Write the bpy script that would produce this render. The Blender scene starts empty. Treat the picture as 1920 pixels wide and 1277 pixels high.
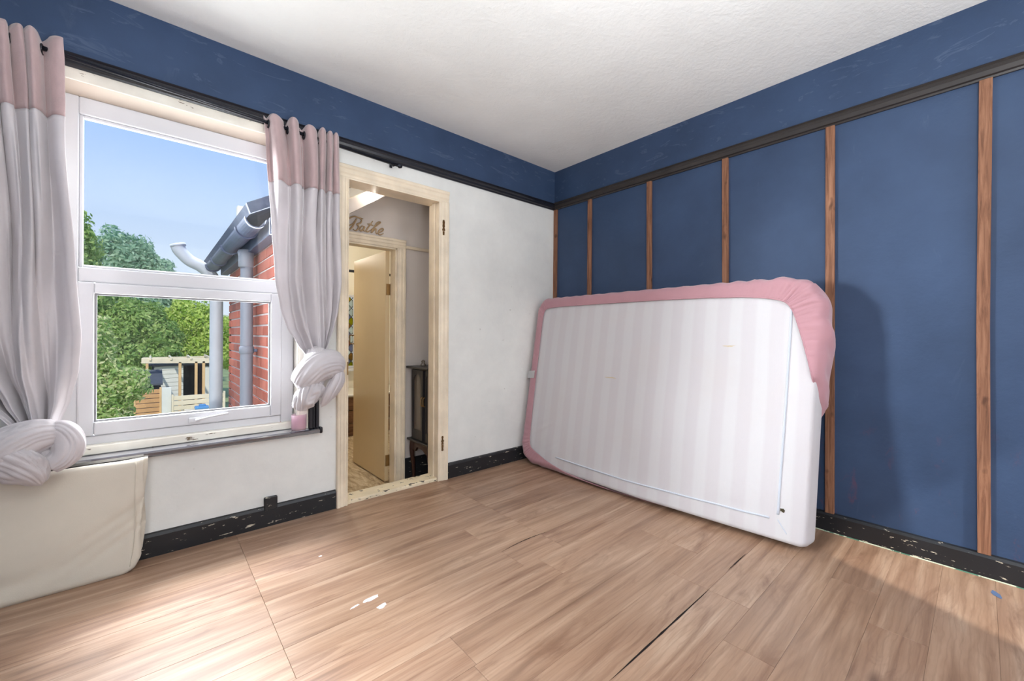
import bpy, bmesh, math, random
import numpy as np
from mathutils import Vector, Matrix
random.seed(7)
SC = bpy.context.scene
COL = SC.collection
PI = math.pi

# ------------------------------------------------------------------ camera
YAW = 0.8513; ROLL = 0.0055; FPX = 772.09
F = Vector((math.cos(YAW), math.sin(YAW), 0)); R0 = Vector((math.sin(YAW), -math.cos(YAW), 0)); U0 = Vector((0, 0, 1))
R = R0 * math.cos(ROLL) + U0 * math.sin(ROLL); U = U0 * math.cos(ROLL) - R0 * math.sin(ROLL)
cd = bpy.data.cameras.new('camera'); cam = bpy.data.objects.new('camera', cd); COL.objects.link(cam)
cam.matrix_world = Matrix(((R.x, U.x, -F.x, -2.7785), (R.y, U.y, -F.y, -2.5876), (R.z, U.z, -F.z, 1.0562), (0, 0, 0, 1)))
cd.sensor_width = 36; cd.lens = FPX * 36 / 1920; cd.shift_y = -10.41 / 1920; cd.clip_start = 0.02; cd.clip_end = 300
SC.camera = cam

# ------------------------------------------------------------------ world, sun, daylight, exposure
def lin(r, g, b, a=1.0):
    f = lambda v: (v / 255 / 12.92) if v / 255 <= 0.04045 else ((v / 255 + 0.055) / 1.055) ** 2.4
    return (f(r), f(g), f(b), a)
w = bpy.data.worlds.new('sky'); SC.world = w; w.use_nodes = True
nt = w.node_tree; nt.nodes.clear()
o_ = nt.nodes.new('ShaderNodeOutputWorld'); b_ = nt.nodes.new('ShaderNodeBackground')
tc = nt.nodes.new('ShaderNodeTexCoord'); sp = nt.nodes.new('ShaderNodeSeparateXYZ'); rp = nt.nodes.new('ShaderNodeValToRGB')
nt.links.new(tc.outputs['Generated'], sp.inputs[0]); nt.links.new(sp.outputs['Z'], rp.inputs[0])
nt.links.new(rp.outputs[0], b_.inputs[0]); nt.links.new(b_.outputs[0], o_.inputs[0])
el = rp.color_ramp.elements
el[0].position = 0.0; el[0].color = lin(226, 236, 248)
el[1].position = 0.42; el[1].color = lin(150, 192, 250)
e = el.new(0.14); e.color = lin(212, 229, 252)
e = el.new(1.0); e.color = lin(112, 164, 240)
b_.inputs[1].default_value = 1.0

def light(name, kind, loc, target, energy, color=(1, 1, 1), size=1.0, size_y=None, angle=None):
    d = bpy.data.lights.new(name, kind); d.energy = energy; d.color = color
    if kind == 'AREA':
        d.shape = 'RECTANGLE'; d.size = size; d.size_y = size_y or size
    if angle is not None: d.angle = angle
    o = bpy.data.objects.new(name, d); COL.objects.link(o); o.location = loc
    o.rotation_euler = (Vector(target) - Vector(loc)).to_track_quat('-Z', 'Y').to_euler()
    return o
light('sun', 'SUN', (-6, -10, 14), (0, 4, 0), 2.9, (1.0, 0.95, 0.86), angle=0.02)
# daylight falling in through the window in view (outside the pane); the rear and side lights are added fill from out of view
light('window_daylight', 'AREA', (-2.95, 2.60, 4.55), (-2.45, -1.05, 0.0), 235, (0.96, 0.98, 1.0), 1.6, 1.2).data.spread = math.radians(100)
light('window_glow', 'AREA', (-2.62, 0.165, 1.32), (-2.62, -1.5, 1.32), 34, (0.95, 0.975, 1.0), 0.9, 1.45)
light('window_skylight', 'AREA', (-4.3, 1.35, 1.75), (-0.2, -2.34, 0.70), 22, (0.92, 0.965, 1.0), 0.7, 0.9).data.spread = math.radians(40)
light('rear_fill', 'AREA', (-0.75, -4.50, 1.45), (-1.7, 0, 1.3), 22, (0.97, 0.985, 1.0), 0.95, 1.6)
light('side_fill', 'AREA', (-3.98, -3.50, 1.45), (-0.5, -0.6, 0.8), 36, (0.97, 0.985, 1.0), 1.1, 1.4)
vs = SC.view_settings
SC.display_settings.display_device = 'sRGB'
vs.view_transform = 'Standard'; vs.look = 'None'; vs.gamma = 1.0; vs.use_curve_mapping = False; vs.exposure = 0.10

# ------------------------------------------------------------------ node helper
class Mat:
    def __init__(s, name):
        s.m = bpy.data.materials.new(name); s.m.use_nodes = True
        s.t = s.m.node_tree; s.b = s.t.nodes['Principled BSDF']
    def n(s, k): return s.t.nodes.new('ShaderNode' + k)
    def put(s, sock, v):
        if isinstance(v, bpy.types.NodeSocket): s.t.links.new(v, sock)
        else: sock.default_value = v
    def pos(s): return s.n('NewGeometry').outputs['Position']
    def obj(s): return s.n('TexCoord').outputs['Object']
    def rnd(s): return s.n('ObjectInfo').outputs['Random']
    def island(s): return s.n('NewGeometry').outputs['Random Per Island']
    def scale(s, v, k, off=None):
        n = s.n('VectorMath'); n.operation = 'MULTIPLY'; s.put(n.inputs[0], v); n.inputs[1].default_value = k
        if off is None: return n.outputs[0]
        a = s.n('VectorMath'); a.operation = 'ADD'; s.t.links.new(n.outputs[0], a.inputs[0]); s.put(a.inputs[1], off)
        return a.outputs[0]
    def noise(s, v, sc=5.0, det=4.0, rough=0.55, dist=0.0):
        n = s.n('TexNoise'); s.put(n.inputs['Vector'], v); n.inputs['Scale'].default_value = sc
        n.inputs['Detail'].default_value = det; n.inputs['Roughness'].default_value = rough; n.inputs['Distortion'].default_value = dist
        return n.outputs['Fac']
    def vor(s, v, sc=5.0):
        n = s.n('TexVoronoi'); s.put(n.inputs['Vector'], v); n.inputs['Scale'].default_value = sc
        return n.outputs['Distance']
    def wave(s, v, sc=5, dist=2, det=2):
        n = s.n('TexWave'); s.put(n.inputs['Vector'], v); n.inputs['Scale'].default_value = sc; n.inputs['Distortion'].default_value = dist
        n.inputs['Detail'].default_value = det; return n.outputs['Fac']
    def ramp(s, f, st):
        n = s.n('ValToRGB'); s.put(n.inputs[0], f); e = n.color_ramp.elements
        while len(e) < len(st): e.new(0.5)
        for i, (p, c) in enumerate(st): e[i].position = p; e[i].color = c if not isinstance(c, (int, float)) else (c, c, c, 1)
        return n.outputs[0]
    def mix(s, f, a, b, blend='MIX'):
        n = s.n('Mix'); n.data_type = 'RGBA'; n.blend_type = blend
        s.put(n.inputs[0], f); s.put(n.inputs[6], a); s.put(n.inputs[7], b); return n.outputs[2]
    def math(s, op, a, b=0.0):
        n = s.n('Math'); n.operation = op; s.put(n.inputs[0], a); s.put(n.inputs[1], b); return n.outputs[0]
    def axis(s, v, i):
        n = s.n('SeparateXYZ'); s.put(n.inputs[0], v); return n.outputs[i]
    def bump(s, h, st=0.2, d=0.01):
        n = s.n('Bump'); s.put(n.inputs['Height'], h); n.inputs['Strength'].default_value = st; n.inputs['Distance'].default_value = d
        s.t.links.new(n.outputs[0], s.b.inputs['Normal'])
    def fin(s, col, rough=0.6, spec=0.4, **kw):
        s.put(s.b.inputs['Base Color'], col); s.put(s.b.inputs['Roughness'], rough); s.b.inputs['Specular IOR Level'].default_value = spec
        for k, v in kw.items(): s.put(s.b.inputs[k.replace('_', ' ')], v)
        return s.m

def plain(name, c, rough=0.6, spec=0.4, var=0.12, sc=6.0, bump=0.05, **kw):
    m = Mat(name); p = m.pos(); n = m.noise(p, sc, 5)
    dark = tuple(x * (1 - var) for x in c[:3]) + (1,); lite = tuple(min(1, x * (1 + var * 0.6)) for x in c[:3]) + (1,)
    col = m.ramp(n, [(0.3, dark), (0.7, lite)])
    if bump: m.bump(m.noise(p, sc * 12, 3), bump, 0.004)
    return m.fin(col, rough, spec, **kw)

MT = {}
# walls -------------------------------------------------
def blue_nodes(m, p):
    n = m.noise(p, 2.2, 5, 0.6); f = m.noise(m.scale(p, (1, 1, 0.35)), 9, 5, 0.65, 0.6)
    c = m.ramp(n, [(0.3, lin(46, 64, 92)), (0.7, lin(58, 78, 109))])
    scuff = m.ramp(f, [(0.66, 0.0), (0.80, 0.22)])
    c = m.mix(scuff, c, lin(104, 118, 140))
    st_ = m.noise(m.scale(p, (2.0, 2.6, 7.5)), 1.6, 4, 0.6, 2.2)
    band = m.ramp(m.math('MULTIPLY', m.math('SUBTRACT', m.axis(p, 2), 2.24), 4.0), [(0.05, 0.0), (0.25, 1.0)])
    c = m.mix(m.math('MULTIPLY', m.ramp(st_, [(0.60, 0.0), (0.66, 0.30), (0.70, 0.0)]), band), c, lin(104, 118, 142))
    lowz = m.ramp(m.axis(p, 2), [(0.25, 1.0), (0.75, 0.0)])
    c = m.mix(m.math('MULTIPLY', m.ramp(m.noise(m.scale(p, (1, 5, 2.6)), 2.4, 5, 0.7, 0.5), [(0.60, 0.0), (0.72, 0.45)]), lowz), c, lin(120, 62, 74))
    spk = m.ramp(m.vor(p, 26), [(0.0, 1.0), (0.035, 0.0)])
    return m.mix(m.math('MULTIPLY', spk, m.ramp(m.noise(p, 3.1), [(0.55, 0.0), (0.62, 0.6)])), c, lin(150, 165, 190))
m = Mat('blue_paint'); p = m.pos()
m.bump(m.noise(m.scale(p, (1, 1, 1)), 38, 5, 0.6), 0.22, 0.006)
MT['blue'] = m.fin(blue_nodes(m, p), 0.52, 0.35)
m = Mat('white_paint'); p = m.pos(); n = m.noise(p, 1.8, 6, 0.65)
c = m.ramp(n, [(0.3, lin(216, 216, 213)), (0.65, lin(233, 233, 229))])
spk = m.ramp(m.noise(p, 14, 2), [(0.73, 0.0), (0.77, 0.55)])
m.bump(m.noise(p, 30, 5, 0.6), 0.18, 0.006)
wcol = m.mix(spk, c, lin(178, 174, 166))
zz = m.axis(p, 2)
edge = m.math('GREATER_THAN', m.math('ADD', zz, m.math('MULTIPLY', m.noise(p, 18), 0.012)), 2.226)
MT['front'] = m.fin(m.mix(edge, wcol, blue_nodes(m, p)), 0.6, 0.3)
m = Mat('ceiling_paint'); p = m.pos()
c = m.ramp(m.noise(p, 1.3, 6, 0.6), [(0.3, lin(228, 227, 224)), (0.7, lin(240, 239, 236))])
h = m.math('ADD', m.noise(p, 7, 6, 0.7, 0.4), m.math('MULTIPLY', m.noise(p, 42, 3), 0.35))
m.bump(h, 0.42, 0.012); MT['ceil'] = m.fin(c, 0.62, 0.3)
MT['lobby'] = plain('lobby_paint', lin(212, 203, 197), 0.6, 0.3, 0.06, 2)
MT['lobby_dado'] = plain('lobby_dado', lin(196, 190, 182), 0.6, 0.3, 0.06, 3)
MT['bathcream'] = plain('bath_cream', lin(234, 226, 208), 0.55, 0.3, 0.05, 2)
MT['ext_render'] = plain('outside_render', lin(190, 186, 180), 0.8, 0.2)

# floor ----------------------------------------------------
m = Mat('floor_plank'); p = m.pos(); rn = m.rnd()
off = m.n('CombineXYZ'); m.put(off.inputs[0], m.math('MULTIPLY', rn, 37.0)); m.put(off.inputs[1], m.math('MULTIPLY', rn, 91.0)); m.put(off.inputs[2], rn)
v1 = m.scale(p, (0.55, 9, 1), off.outputs[0]); v2 = m.scale(p, (2.2, 46, 1), off.outputs[0]); v3 = m.scale(p, (1.1, 6.0, 1), off.outputs[0])
g1 = m.noise(v1, 1.5, 4, 0.52, 1.3); g2 = m.noise(v2, 1.5, 5, 0.7, 0.3); g3 = m.noise(v3, 1.5, 5, 0.65, 1.6)
base = m.ramp(g1, [(0.25, lin(110, 80, 61)), (0.43, lin(153, 119, 96)), (0.60, lin(173, 141, 117)), (0.8, lin(194, 167, 144))])
wv = m.n('TexWave'); wv.bands_direction = 'Y'; m.put(wv.inputs['Vector'], m.scale(p, (0.35, 1.0, 1), off.outputs[0])); wv.inputs['Scale'].default_value = 17; wv.inputs['Distortion'].default_value = 7.0; wv.inputs['Detail'].default_value = 3; wv.inputs['Detail Scale'].default_value = 0.9
base = m.mix(m.ramp(wv.outputs['Fac'], [(0.0, 0.20), (0.20, 0.0)]), base, lin(104, 72, 54))
base = m.mix(m.ramp(g2, [(0.36, 0.26), (0.54, 0.0)]), base, lin(100, 70, 52))
base = m.mix(m.ramp(g3, [(0.53, 0.0), (0.70, 0.75)]), base, lin(108, 72, 52))
knot = m.ramp(m.vor(m.scale(p, (1.3, 4.0, 1), off.outputs[0]), 1.25), [(0.02, 0.8), (0.11, 0.0)])
base = m.mix(knot, base, lin(82, 54, 40))
base = m.mix(m.math('MULTIPLY', m.ramp(rn, [(0.0, 0.0), (1.0, 1.0)]), 0.22), base, lin(180, 150, 124))
base = m.mix(m.ramp(m.noise(p, 1.1, 3), [(0.45, 0.0), (0.75, 0.14)]), base, lin(196, 182, 172))
m.bump(g2, 0.10, 0.002)
MT['plank'] = m.fin(base, m.ramp(m.noise(p, 5, 4), [(0.3, 0.30), (0.7, 0.46)]), 0.5)
MT['gap'] = plain('floor_gap', lin(84, 62, 48), 0.9, 0.1)
m = Mat('worn_boards'); p = m.pos()
g = m.noise(m.scale(p, (10, 2.2, 1)), 2.0, 6, 0.65, 1.0)
MT['worn'] = m.fin(m.ramp(g, [(0.3, lin(120, 94, 66)), (0.5, lin(186, 164, 132)), (0.72, lin(226, 212, 186))]), 0.6, 0.3)

# black gloss, chips ----------------------------------------
def chipped(name, c, chip, thr, vec, sc, rough, lo=None):
    m = Mat(name); p = m.pos(); n = m.noise(m.scale(p, vec), sc, 5, 0.62, 0.2)
    f = m.ramp(n, [(thr, 0.0), (thr + 0.015, 1.0)])
    if lo is not None:
        z = m.ramp(m.axis(p, 2), [(lo[0], 1.0), (lo[1], 0.0)]); f = m.math('MULTIPLY', f, z)
    m.bump(m.noise(p, 60, 3), 0.08, 0.003)
    return m.fin(m.mix(f, m.ramp(m.noise(p, 5), [(0.3, c), (0.7, tuple(min(1, x * 1.35) for x in c[:3]) + (1,))]), chip), rough, 0.45)
MT['bb'] = chipped('black_skirting', lin(30, 31, 34), lin(206, 196, 176), 0.645, (7, 7, 30), 2.6, 0.36)
MT['rail'] = chipped('rail_black', lin(30, 30, 36), lin(150, 130, 110), 0.76, (5, 5, 30), 2.6, 0.26)
MT['rail_r'] = chipped('rail_brown_black', lin(46, 41, 39), lin(176, 158, 140), 0.73, (5, 5, 30), 2.6, 0.4)
MT['rod'] = plain('rod_black', lin(32, 34, 42), 0.22, 0.5, 0.05, 5, 0, Metallic=0.3)
MT['cream'] = chipped('cream_gloss', lin(216, 202, 180), lin(128, 96, 64), 0.74, (4, 4, 9), 2.6, 0.36)
MT['thresh'] = chipped('threshold_cream', lin(216, 202, 174), lin(40, 36, 32), 0.60, (10, 10, 30), 2.2, 0.45)
MT['silledge'] = chipped('sill_cream', lin(228, 220, 208), lin(120, 100, 78), 0.655, (5, 5, 22), 2.3, 0.4)
MT['rawwood'] = plain('raw_wood', lin(134, 100, 64), 0.8, 0.2, 0.35, 40, 0.3)
MT['beige'] = plain('soffit_beige', lin(206, 192, 178), 0.65, 0.3, 0.07, 4)
MT['caulk'] = chipped('skirting_paint_line', lin(176, 182, 160), lin(70, 112, 92), 0.52, (6, 6, 6), 2.0, 0.6)
m = Mat('batten_wood'); p = m.pos()
g = m.noise(m.scale(p, (60, 60, 3.0)), 1.4, 6, 0.65, 0.6)
c = m.ramp(g, [(0.28, lin(84, 54, 40)), (0.5, lin(132, 92, 70)), (0.75, lin(164, 120, 94))])
c = m.mix(m.ramp(m.noise(m.scale(p, (9, 9, 5)), 1.6, 2), [(0.66, 0.0), (0.74, 0.7)]), c, lin(66, 42, 32))
m.bump(g, 0.2, 0.003); MT['batten'] = m.fin(c, 0.7, 0.25)
# window ----------------------------------------------------
MT['upvc'] = plain('upvc_white', lin(216, 216, 220), 0.3, 0.45, 0.02, 3, 0)
MT['gasket'] = plain('gasket_grey', lin(150, 150, 152), 0.6, 0.3, 0.1, 9, 0)
m = Mat('window_glass'); t = m.t; out = t.nodes['Material Output']; t.nodes.remove(m.b)
tr = m.n('BsdfTransparent'); tr.inputs[0].default_value = (0.97, 0.98, 0.98, 1); gl = m.n('BsdfGlossy'); gl.inputs['Roughness'].default_value = 0.02
lw_ = m.n('LayerWeight'); frs = m.math('ADD', m.math('MULTIPLY', m.math('POWER', lw_.outputs['Facing'], 4.0), 0.35), 0.015); mx = m.n('MixShader'); df = m.n('BsdfDiffuse'); df.inputs[0].default_value = (0.9, 0.95, 1, 1)
m2 = m.n('MixShader'); sm = m.ramp(m.noise(m.pos(), 3.5, 5, 0.6), [(0.5, 0.002), (0.8, 0.012)])
t.links.new(sm, m2.inputs[0]); t.links.new(tr.outputs[0], m2.inputs[1]); t.links.new(df.outputs[0], m2.inputs[2])
t.links.new(frs, mx.inputs[0]); t.links.new(m2.outputs[0], mx.inputs[1]); t.links.new(gl.outputs[0], mx.inputs[2]); t.links.new(mx.outputs[0], out.inputs[0])
MT['glass'] = m.m
MT['chrome'] = plain('steel', lin(170, 168, 164), 0.3, 0.5, 0.05, 9, 0, Metallic=0.9)
MT['brass'] = plain('worn_brass', lin(150, 116, 70), 0.4, 0.5, 0.15, 20, 0, Metallic=0.7)
MT['gold'] = plain('sign_gold', lin(176, 148, 112), 0.5, 0.4, 0.12, 30, 0)
# fabrics ---------------------------------------------------
def fabric(name, c, var=0.08, sc=4, weave=260, rough=0.85, sheen=0.3, trans=0.0, bump=0.12, vec=(1, 1, 1)):
    m = Mat(name); p = m.obj(); n = m.noise(m.scale(p, vec), sc, 5, 0.6)
    col = m.ramp(n, [(0.3, tuple(x * (1 - var) for x in c[:3]) + (1,)), (0.7, tuple(min(1, x * (1 + var * 0.5)) for x in c[:3]) + (1,))])
    m.bump(m.noise(p, weave, 2), bump, 0.002)
    mt = m.fin(col, rough, 0.2, Sheen_Weight=sheen)
    if trans:
        t = m.t; out = t.nodes['Material Output']; tb = m.n('BsdfTranslucent'); t.links.new(col, tb.inputs[0]); mx = m.n('MixShader'); mx.inputs[0].default_value = trans
        t.links.new(m.b.outputs[0], mx.inputs[1]); t.links.new(tb.outputs[0], mx.inputs[2]); t.links.new(mx.outputs[0], out.inputs[0])
    return mt
MT['drape'] = fabric('curtain_grey', lin(216, 210, 213), 0.08, 5, 220, 0.7, 0.4, 0.14)
MT['header'] = fabric('curtain_rose', lin(198, 172, 172), 0.16, 14, 160, 0.5, 0.6, 0.14, 0.35, (1, 1, 0.5))
MT['sheet'] = fabric('pink_sheet', lin(184, 138, 146), 0.06, 5, 300, 0.8, 0.3, 0)
MT['cover'] = fabric('cream_cover', lin(212, 204, 190), 0.06, 4, 300, 0.85, 0.2, 0)
m = Mat('mattress_ticking'); p = m.obj()
st = m.wave(m.scale(p, (0, 1, 0)), 2.05, 0.6, 1)
wv = m.n('TexWave'); wv.bands_direction = 'Y'; m.put(wv.inputs['Vector'], p); wv.inputs['Scale'].default_value = 2.3; wv.inputs['Distortion'].default_value = 0.5; wv.inputs['Detail'].default_value = 1
c = m.mix(m.ramp(wv.outputs['Fac'], [(0.35, 0.0), (0.7, 1.0)]), lin(204, 199, 202), lin(208, 205, 207))
c = m.mix(m.ramp(m.noise(p, 2.4, 5, 0.6), [(0.5, 0.0), (0.8, 0.30)]), c, lin(206, 194, 189))
m.bump(m.noise(m.scale(p, (1, 7, 0.7)), 9, 4, 0.55, 0.4), 0.16, 0.012); MT['tick'] = m.fin(c, 0.8, 0.2, Sheen_Weight=0.2)
MT['border'] = fabric('mattress_border', lin(208, 206, 203), 0.05, 6, 260, 0.8, 0.2, 0)
MT['seam'] = plain('seam_blue_white', lin(200, 205, 215), 0.7, 0.2, 0.03, 9, 0)
MT['tag'] = plain('label_white', lin(240, 240, 240), 0.6, 0.2, 0.03, 9, 0)
MT['stain'] = plain('dark_stain', lin(74, 66, 50), 0.9, 0.1, 0.3, 200, 0)
MT['stain2'] = plain('tan_stain', lin(206, 188, 160), 0.9, 0.1, 0.1, 200, 0)
MT['paint'] = plain('white_splash', lin(236, 238, 242), 0.6, 0.3, 0.05, 30, 0)
MT['paintblue'] = plain('blue_splash', lin(92, 112, 146), 0.6, 0.3, 0.05, 30, 0)
MT['wax'] = plain('pink_wax', lin(206, 66, 112), 0.5, 0.4, 0.1, 20, 0)
MT['jar'] = plain('frosted_glass', lin(238, 206, 222), 0.15, 0.5, 0.05, 9, 0, Alpha=0.45)
# rooms beyond ----------------------------------------------
MT['door'] = plain('door_tan', lin(206, 183, 146), 0.22, 0.5, 0.05, 2, 0.02)
MT['cab'] = plain('cabinet_black', lin(46, 44, 46), 0.35, 0.45, 0.1, 8, 0.02)
MT['cableg'] = plain('cabinet_leg_mahogany', lin(64, 40, 34), 0.35, 0.45, 0.15, 8, 0.02)
MT['cabglass'] = plain('cabinet_glass', lin(112, 102, 92), 0.08, 0.6, 0.1, 4, 0)
m = Mat('bath_panel_wood'); p = m.pos(); g = m.noise(m.scale(p, (2, 2, 22)), 1.6, 5, 0.6, 0.8)
MT['bathwood'] = m.fin(m.ramp(g, [(0.3, lin(82, 54, 36)), (0.55, lin(128, 90, 60)), (0.8, lin(156, 114, 80))]), 0.45, 0.3)
MT['enamel'] = plain('enamel_white', lin(236, 234, 228), 0.15, 0.5, 0.02, 3, 0)
MT['lead'] = plain('lead_came', lin(74, 66, 58), 0.6, 0.3, 0.1, 20, 0)
def stained(name, c):
    m = Mat(name); t = m.t; out = t.nodes['Material Output']; t.nodes.remove(m.b)
    tb = m.n('BsdfTranslucent'); tr = m.n('BsdfTransparent'); mx = m.n('MixShader'); mx.inputs[0].default_value = 0.6
    cc = m.ramp(m.noise(m.pos(), 22, 3), [(0.3, tuple(x * 0.75 for x in c[:3]) + (1,)), (0.7, c)])
    t.links.new(cc, tb.inputs[0]); t.links.new(cc, tr.inputs[0]); t.links.new(tb.outputs[0], mx.inputs[1]); t.links.new(tr.outputs[0], mx.inputs[2]); t.links.new(mx.outputs[0], out.inputs[0])
    return m.m
ST = [stained('stained_' + n, c) for n, c in (('yellow', lin(236, 208, 92)), ('amber', lin(214, 170, 110)), ('rose', lin(186, 120, 116)), ('clear', lin(246, 240, 220)), ('grey', lin(186, 180, 186)), ('olive', lin(214, 200, 80)))]
m = Mat('bulb'); m.b.inputs['Emission Color'].default_value = (1, 0.86, 0.62, 1); m.b.inputs['Emission Strength'].default_value = 3.0; MT['bulb'] = m.fin(lin(255, 244, 220))
# outside ---------------------------------------------------
m = Mat('brick_red'); p = m.pos(); r = m.rnd()
c = m.ramp(r, [(0.0, lin(150, 78, 62)), (0.35, lin(176, 96, 78)), (0.7, lin(186, 110, 92)), (1.0, lin(136, 84, 76))])
c = m.mix(m.ramp(m.noise(m.scale(p, (1, 26, 6)), 2, 4, 0.7), [(0.45, 0.0), (0.8, 0.5)]), c, lin(112, 74, 66))
m.bump(m.noise(p, 70, 4), 0.4, 0.004); MT['brick'] = m.fin(c, 0.85, 0.2)
MT['mortar'] = plain('mortar', lin(222, 214, 212), 0.9, 0.1, 0.1, 20, 0.3)
MT['pipe'] = plain('pipe_grey', lin(128, 132, 142), 0.4, 0.4, 0.05, 4, 0)
MT['pipew'] = plain('pipe_pale', lin(172, 176, 184), 0.4, 0.4, 0.05, 4, 0)
MT['gutter'] = plain('gutter_slate', lin(74, 82, 104), 0.5, 0.4, 0.2, 9, 0.05)
MT['slate'] = plain('slate', lin(76, 84, 104), 0.7, 0.3, 0.2, 14, 0.2)
def leafmat(name, a, b, c):
    m = Mat(name); col = m.ramp(m.island(), [(0.0, a), (0.5, b), (1.0, c)])
    t = m.t; out = t.nodes['Material Output']; tb = m.n('BsdfTranslucent'); t.links.new(col, tb.inputs[0]); mx = m.n('MixShader'); mx.inputs[0].default_value = 0.45
    m.fin(col, 0.6, 0.25); t.links.new(m.b.outputs[0], mx.inputs[1]); t.links.new(tb.outputs[0], mx.inputs[2]); t.links.new(mx.outputs[0], out.inputs[0]); return m.m
MT['leaf1'] = leafmat('leaves_mid', lin(120, 156, 84), lin(164, 192, 108), lin(206, 222, 144))
MT['leaf2'] = leafmat('leaves_bright', lin(150, 182, 78), lin(196, 216, 104), lin(226, 236, 144))
MT['leaf3'] = leafmat('leaves_blue', lin(128, 166, 136), lin(166, 198, 164), lin(200, 222, 190))
MT['leaf4'] = leafmat('leaves_blossom', lin(140, 178, 92), lin(192, 214, 132), lin(240, 232, 184))
MT['bark'] = plain('bark', lin(104, 92, 76), 0.9, 0.1, 0.3, 12, 0.3)
MT['grass'] = plain('garden_ground', lin(150, 160, 110), 0.95, 0.1, 0.3, 0.8, 0)
MT['timber'] = plain('new_timber', lin(222, 182, 132), 0.8, 0.2, 0.12, 3, 0)
MT['timberpale'] = plain('pale_timber', lin(232, 216, 188), 0.8, 0.2, 0.1, 3, 0)
MT['timberor'] = plain('orange_timber', lin(208, 160, 112), 0.8, 0.2, 0.15, 3, 0)
MT['shedwhite'] = plain('shed_white', lin(224, 222, 214), 0.8, 0.2, 0.05, 3, 0)
MT['felt'] = plain('roof_felt', lin(84, 88, 96), 0.9, 0.1, 0.1, 4, 0)
MT['dark'] = plain('shed_inside', lin(52, 58, 68), 0.9, 0.1, 0.1, 4, 0)
MT['tarp'] = plain('blue_tarp', lin(86, 146, 200), 0.5, 0.3, 0.1, 6, 0)
MT['binblue'] = plain('pale_blue_plastic', lin(156, 200, 214), 0.5, 0.3, 0.1, 6, 0)

# ------------------------------------------------------------------ object helpers
OFF = {}
def tag(o, label=None, cat=None, group=None, kind=None):
    if label: o['label'] = label
    if cat: o['category'] = cat
    if group: o['group'] = group
    if kind: o['kind'] = kind
    return o
def empty(name, loc, label, cat, group=None, kind=None):
    o = bpy.data.objects.new(name, None); COL.objects.link(o); o.location = loc; o.empty_display_size = 0.1
    OFF[o] = Vector(loc); return tag(o, label, cat, group, kind)
def obj(name, bm, mat, parent=None, smooth=False):
    """bm holds world coordinates; parts are stored relative to their thing"""
    if parent is not None: off = OFF[parent]
    else:
        vs_ = [v.co for v in bm.verts]
        lo = [min(v[i] for v in vs_) for i in range(3)]; hi = [max(v[i] for v in vs_) for i in range(3)]
        off = Vector(((lo[0] + hi[0]) / 2, (lo[1] + hi[1]) / 2, lo[2]))
    bmesh.ops.translate(bm, verts=bm.verts, vec=-off)
    me = bpy.data.meshes.new(name); bm.to_mesh(me); bm.free()
    for mt in (mat if isinstance(mat, (list, tuple)) else [mat]): me.materials.append(mt)
    if smooth:
        for f in me.polygons: f.use_smooth = True
    o = bpy.data.objects.new(name, me); COL.objects.link(o)
    if parent is not None: o.parent = parent
    else: o.location = off
    OFF[o] = off
    return o
def B(): return bmesh.new()
def addbox(bm, x0, x1, y0, y1, z0, z1, bev=0.0, rot=None, seg=1):
    b = bmesh.new(); bmesh.ops.create_cube(b, size=1.0)
    for v in b.verts: v.co = Vector((x0 + (v.co.x + .5) * (x1 - x0), y0 + (v.co.y + .5) * (y1 - y0), z0 + (v.co.z + .5) * (z1 - z0)))
    if bev: bmesh.ops.bevel(b, geom=b.edges[:], offset=bev, segments=seg, affect='EDGES', profile=0.5)
    if rot:
        ax, an, c = rot; bmesh.ops.rotate(b, cent=Vector(c), matrix=Matrix.Rotation(an, 3, ax), verts=b.verts)
    merge(bm, b); return bm
def merge(bm, b):
    me = bpy.data.meshes.new('tmp'); b.to_mesh(me); b.free(); bm.from_mesh(me); bpy.data.meshes.remove(me)
def box(name, x0, x1, y0, y1, z0, z1, mat, parent=None, bev=0.002, rot=None, seg=1, smooth=False):
    return obj(name, addbox(B(), x0, x1, y0, y1, z0, z1, bev, rot, seg), mat, parent, smooth)
def prism(bm, pts, axis, a0, a1):
    """extrude a 2D polygon along an axis: x->(y,z), y->(x,z), z->(x,y)"""
    def P(q, a): return Vector((a, q[0], q[1])) if axis == 'x' else Vector((q[0], a, q[1])) if axis == 'y' else Vector((q[0], q[1], a))
    A = [bm.verts.new(P(q, a0)) for q in pts]; C = [bm.verts.new(P(q, a1)) for q in pts]; n = len(pts)
    bm.faces.new(A); bm.faces.new(C[::-1])
    for i in range(n): bm.faces.new((A[i], C[i], C[(i + 1) % n], A[(i + 1) % n]))
    bmesh.ops.recalc_face_normals(bm, faces=bm.faces); return bm
def smoothpath(pts, n):
    """Catmull-Rom through pts, n samples per span"""
    P = [Vector(p) for p in pts]; P = [2 * P[0] - P[1]] + P + [2 * P[-1] - P[-2]]; out = []
    for i in range(1, len(P) - 2):
        for k in range(n):
            t = k / n; a, b, c, d = P[i - 1], P[i], P[i + 1], P[i + 2]
            out.append(0.5 * ((2 * b) + (c - a) * t + (2 * a - 5 * b + 4 * c - d) * t * t + (3 * b - a - 3 * c + d) * t ** 3))
    out.append(P[-2]); return out
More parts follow.
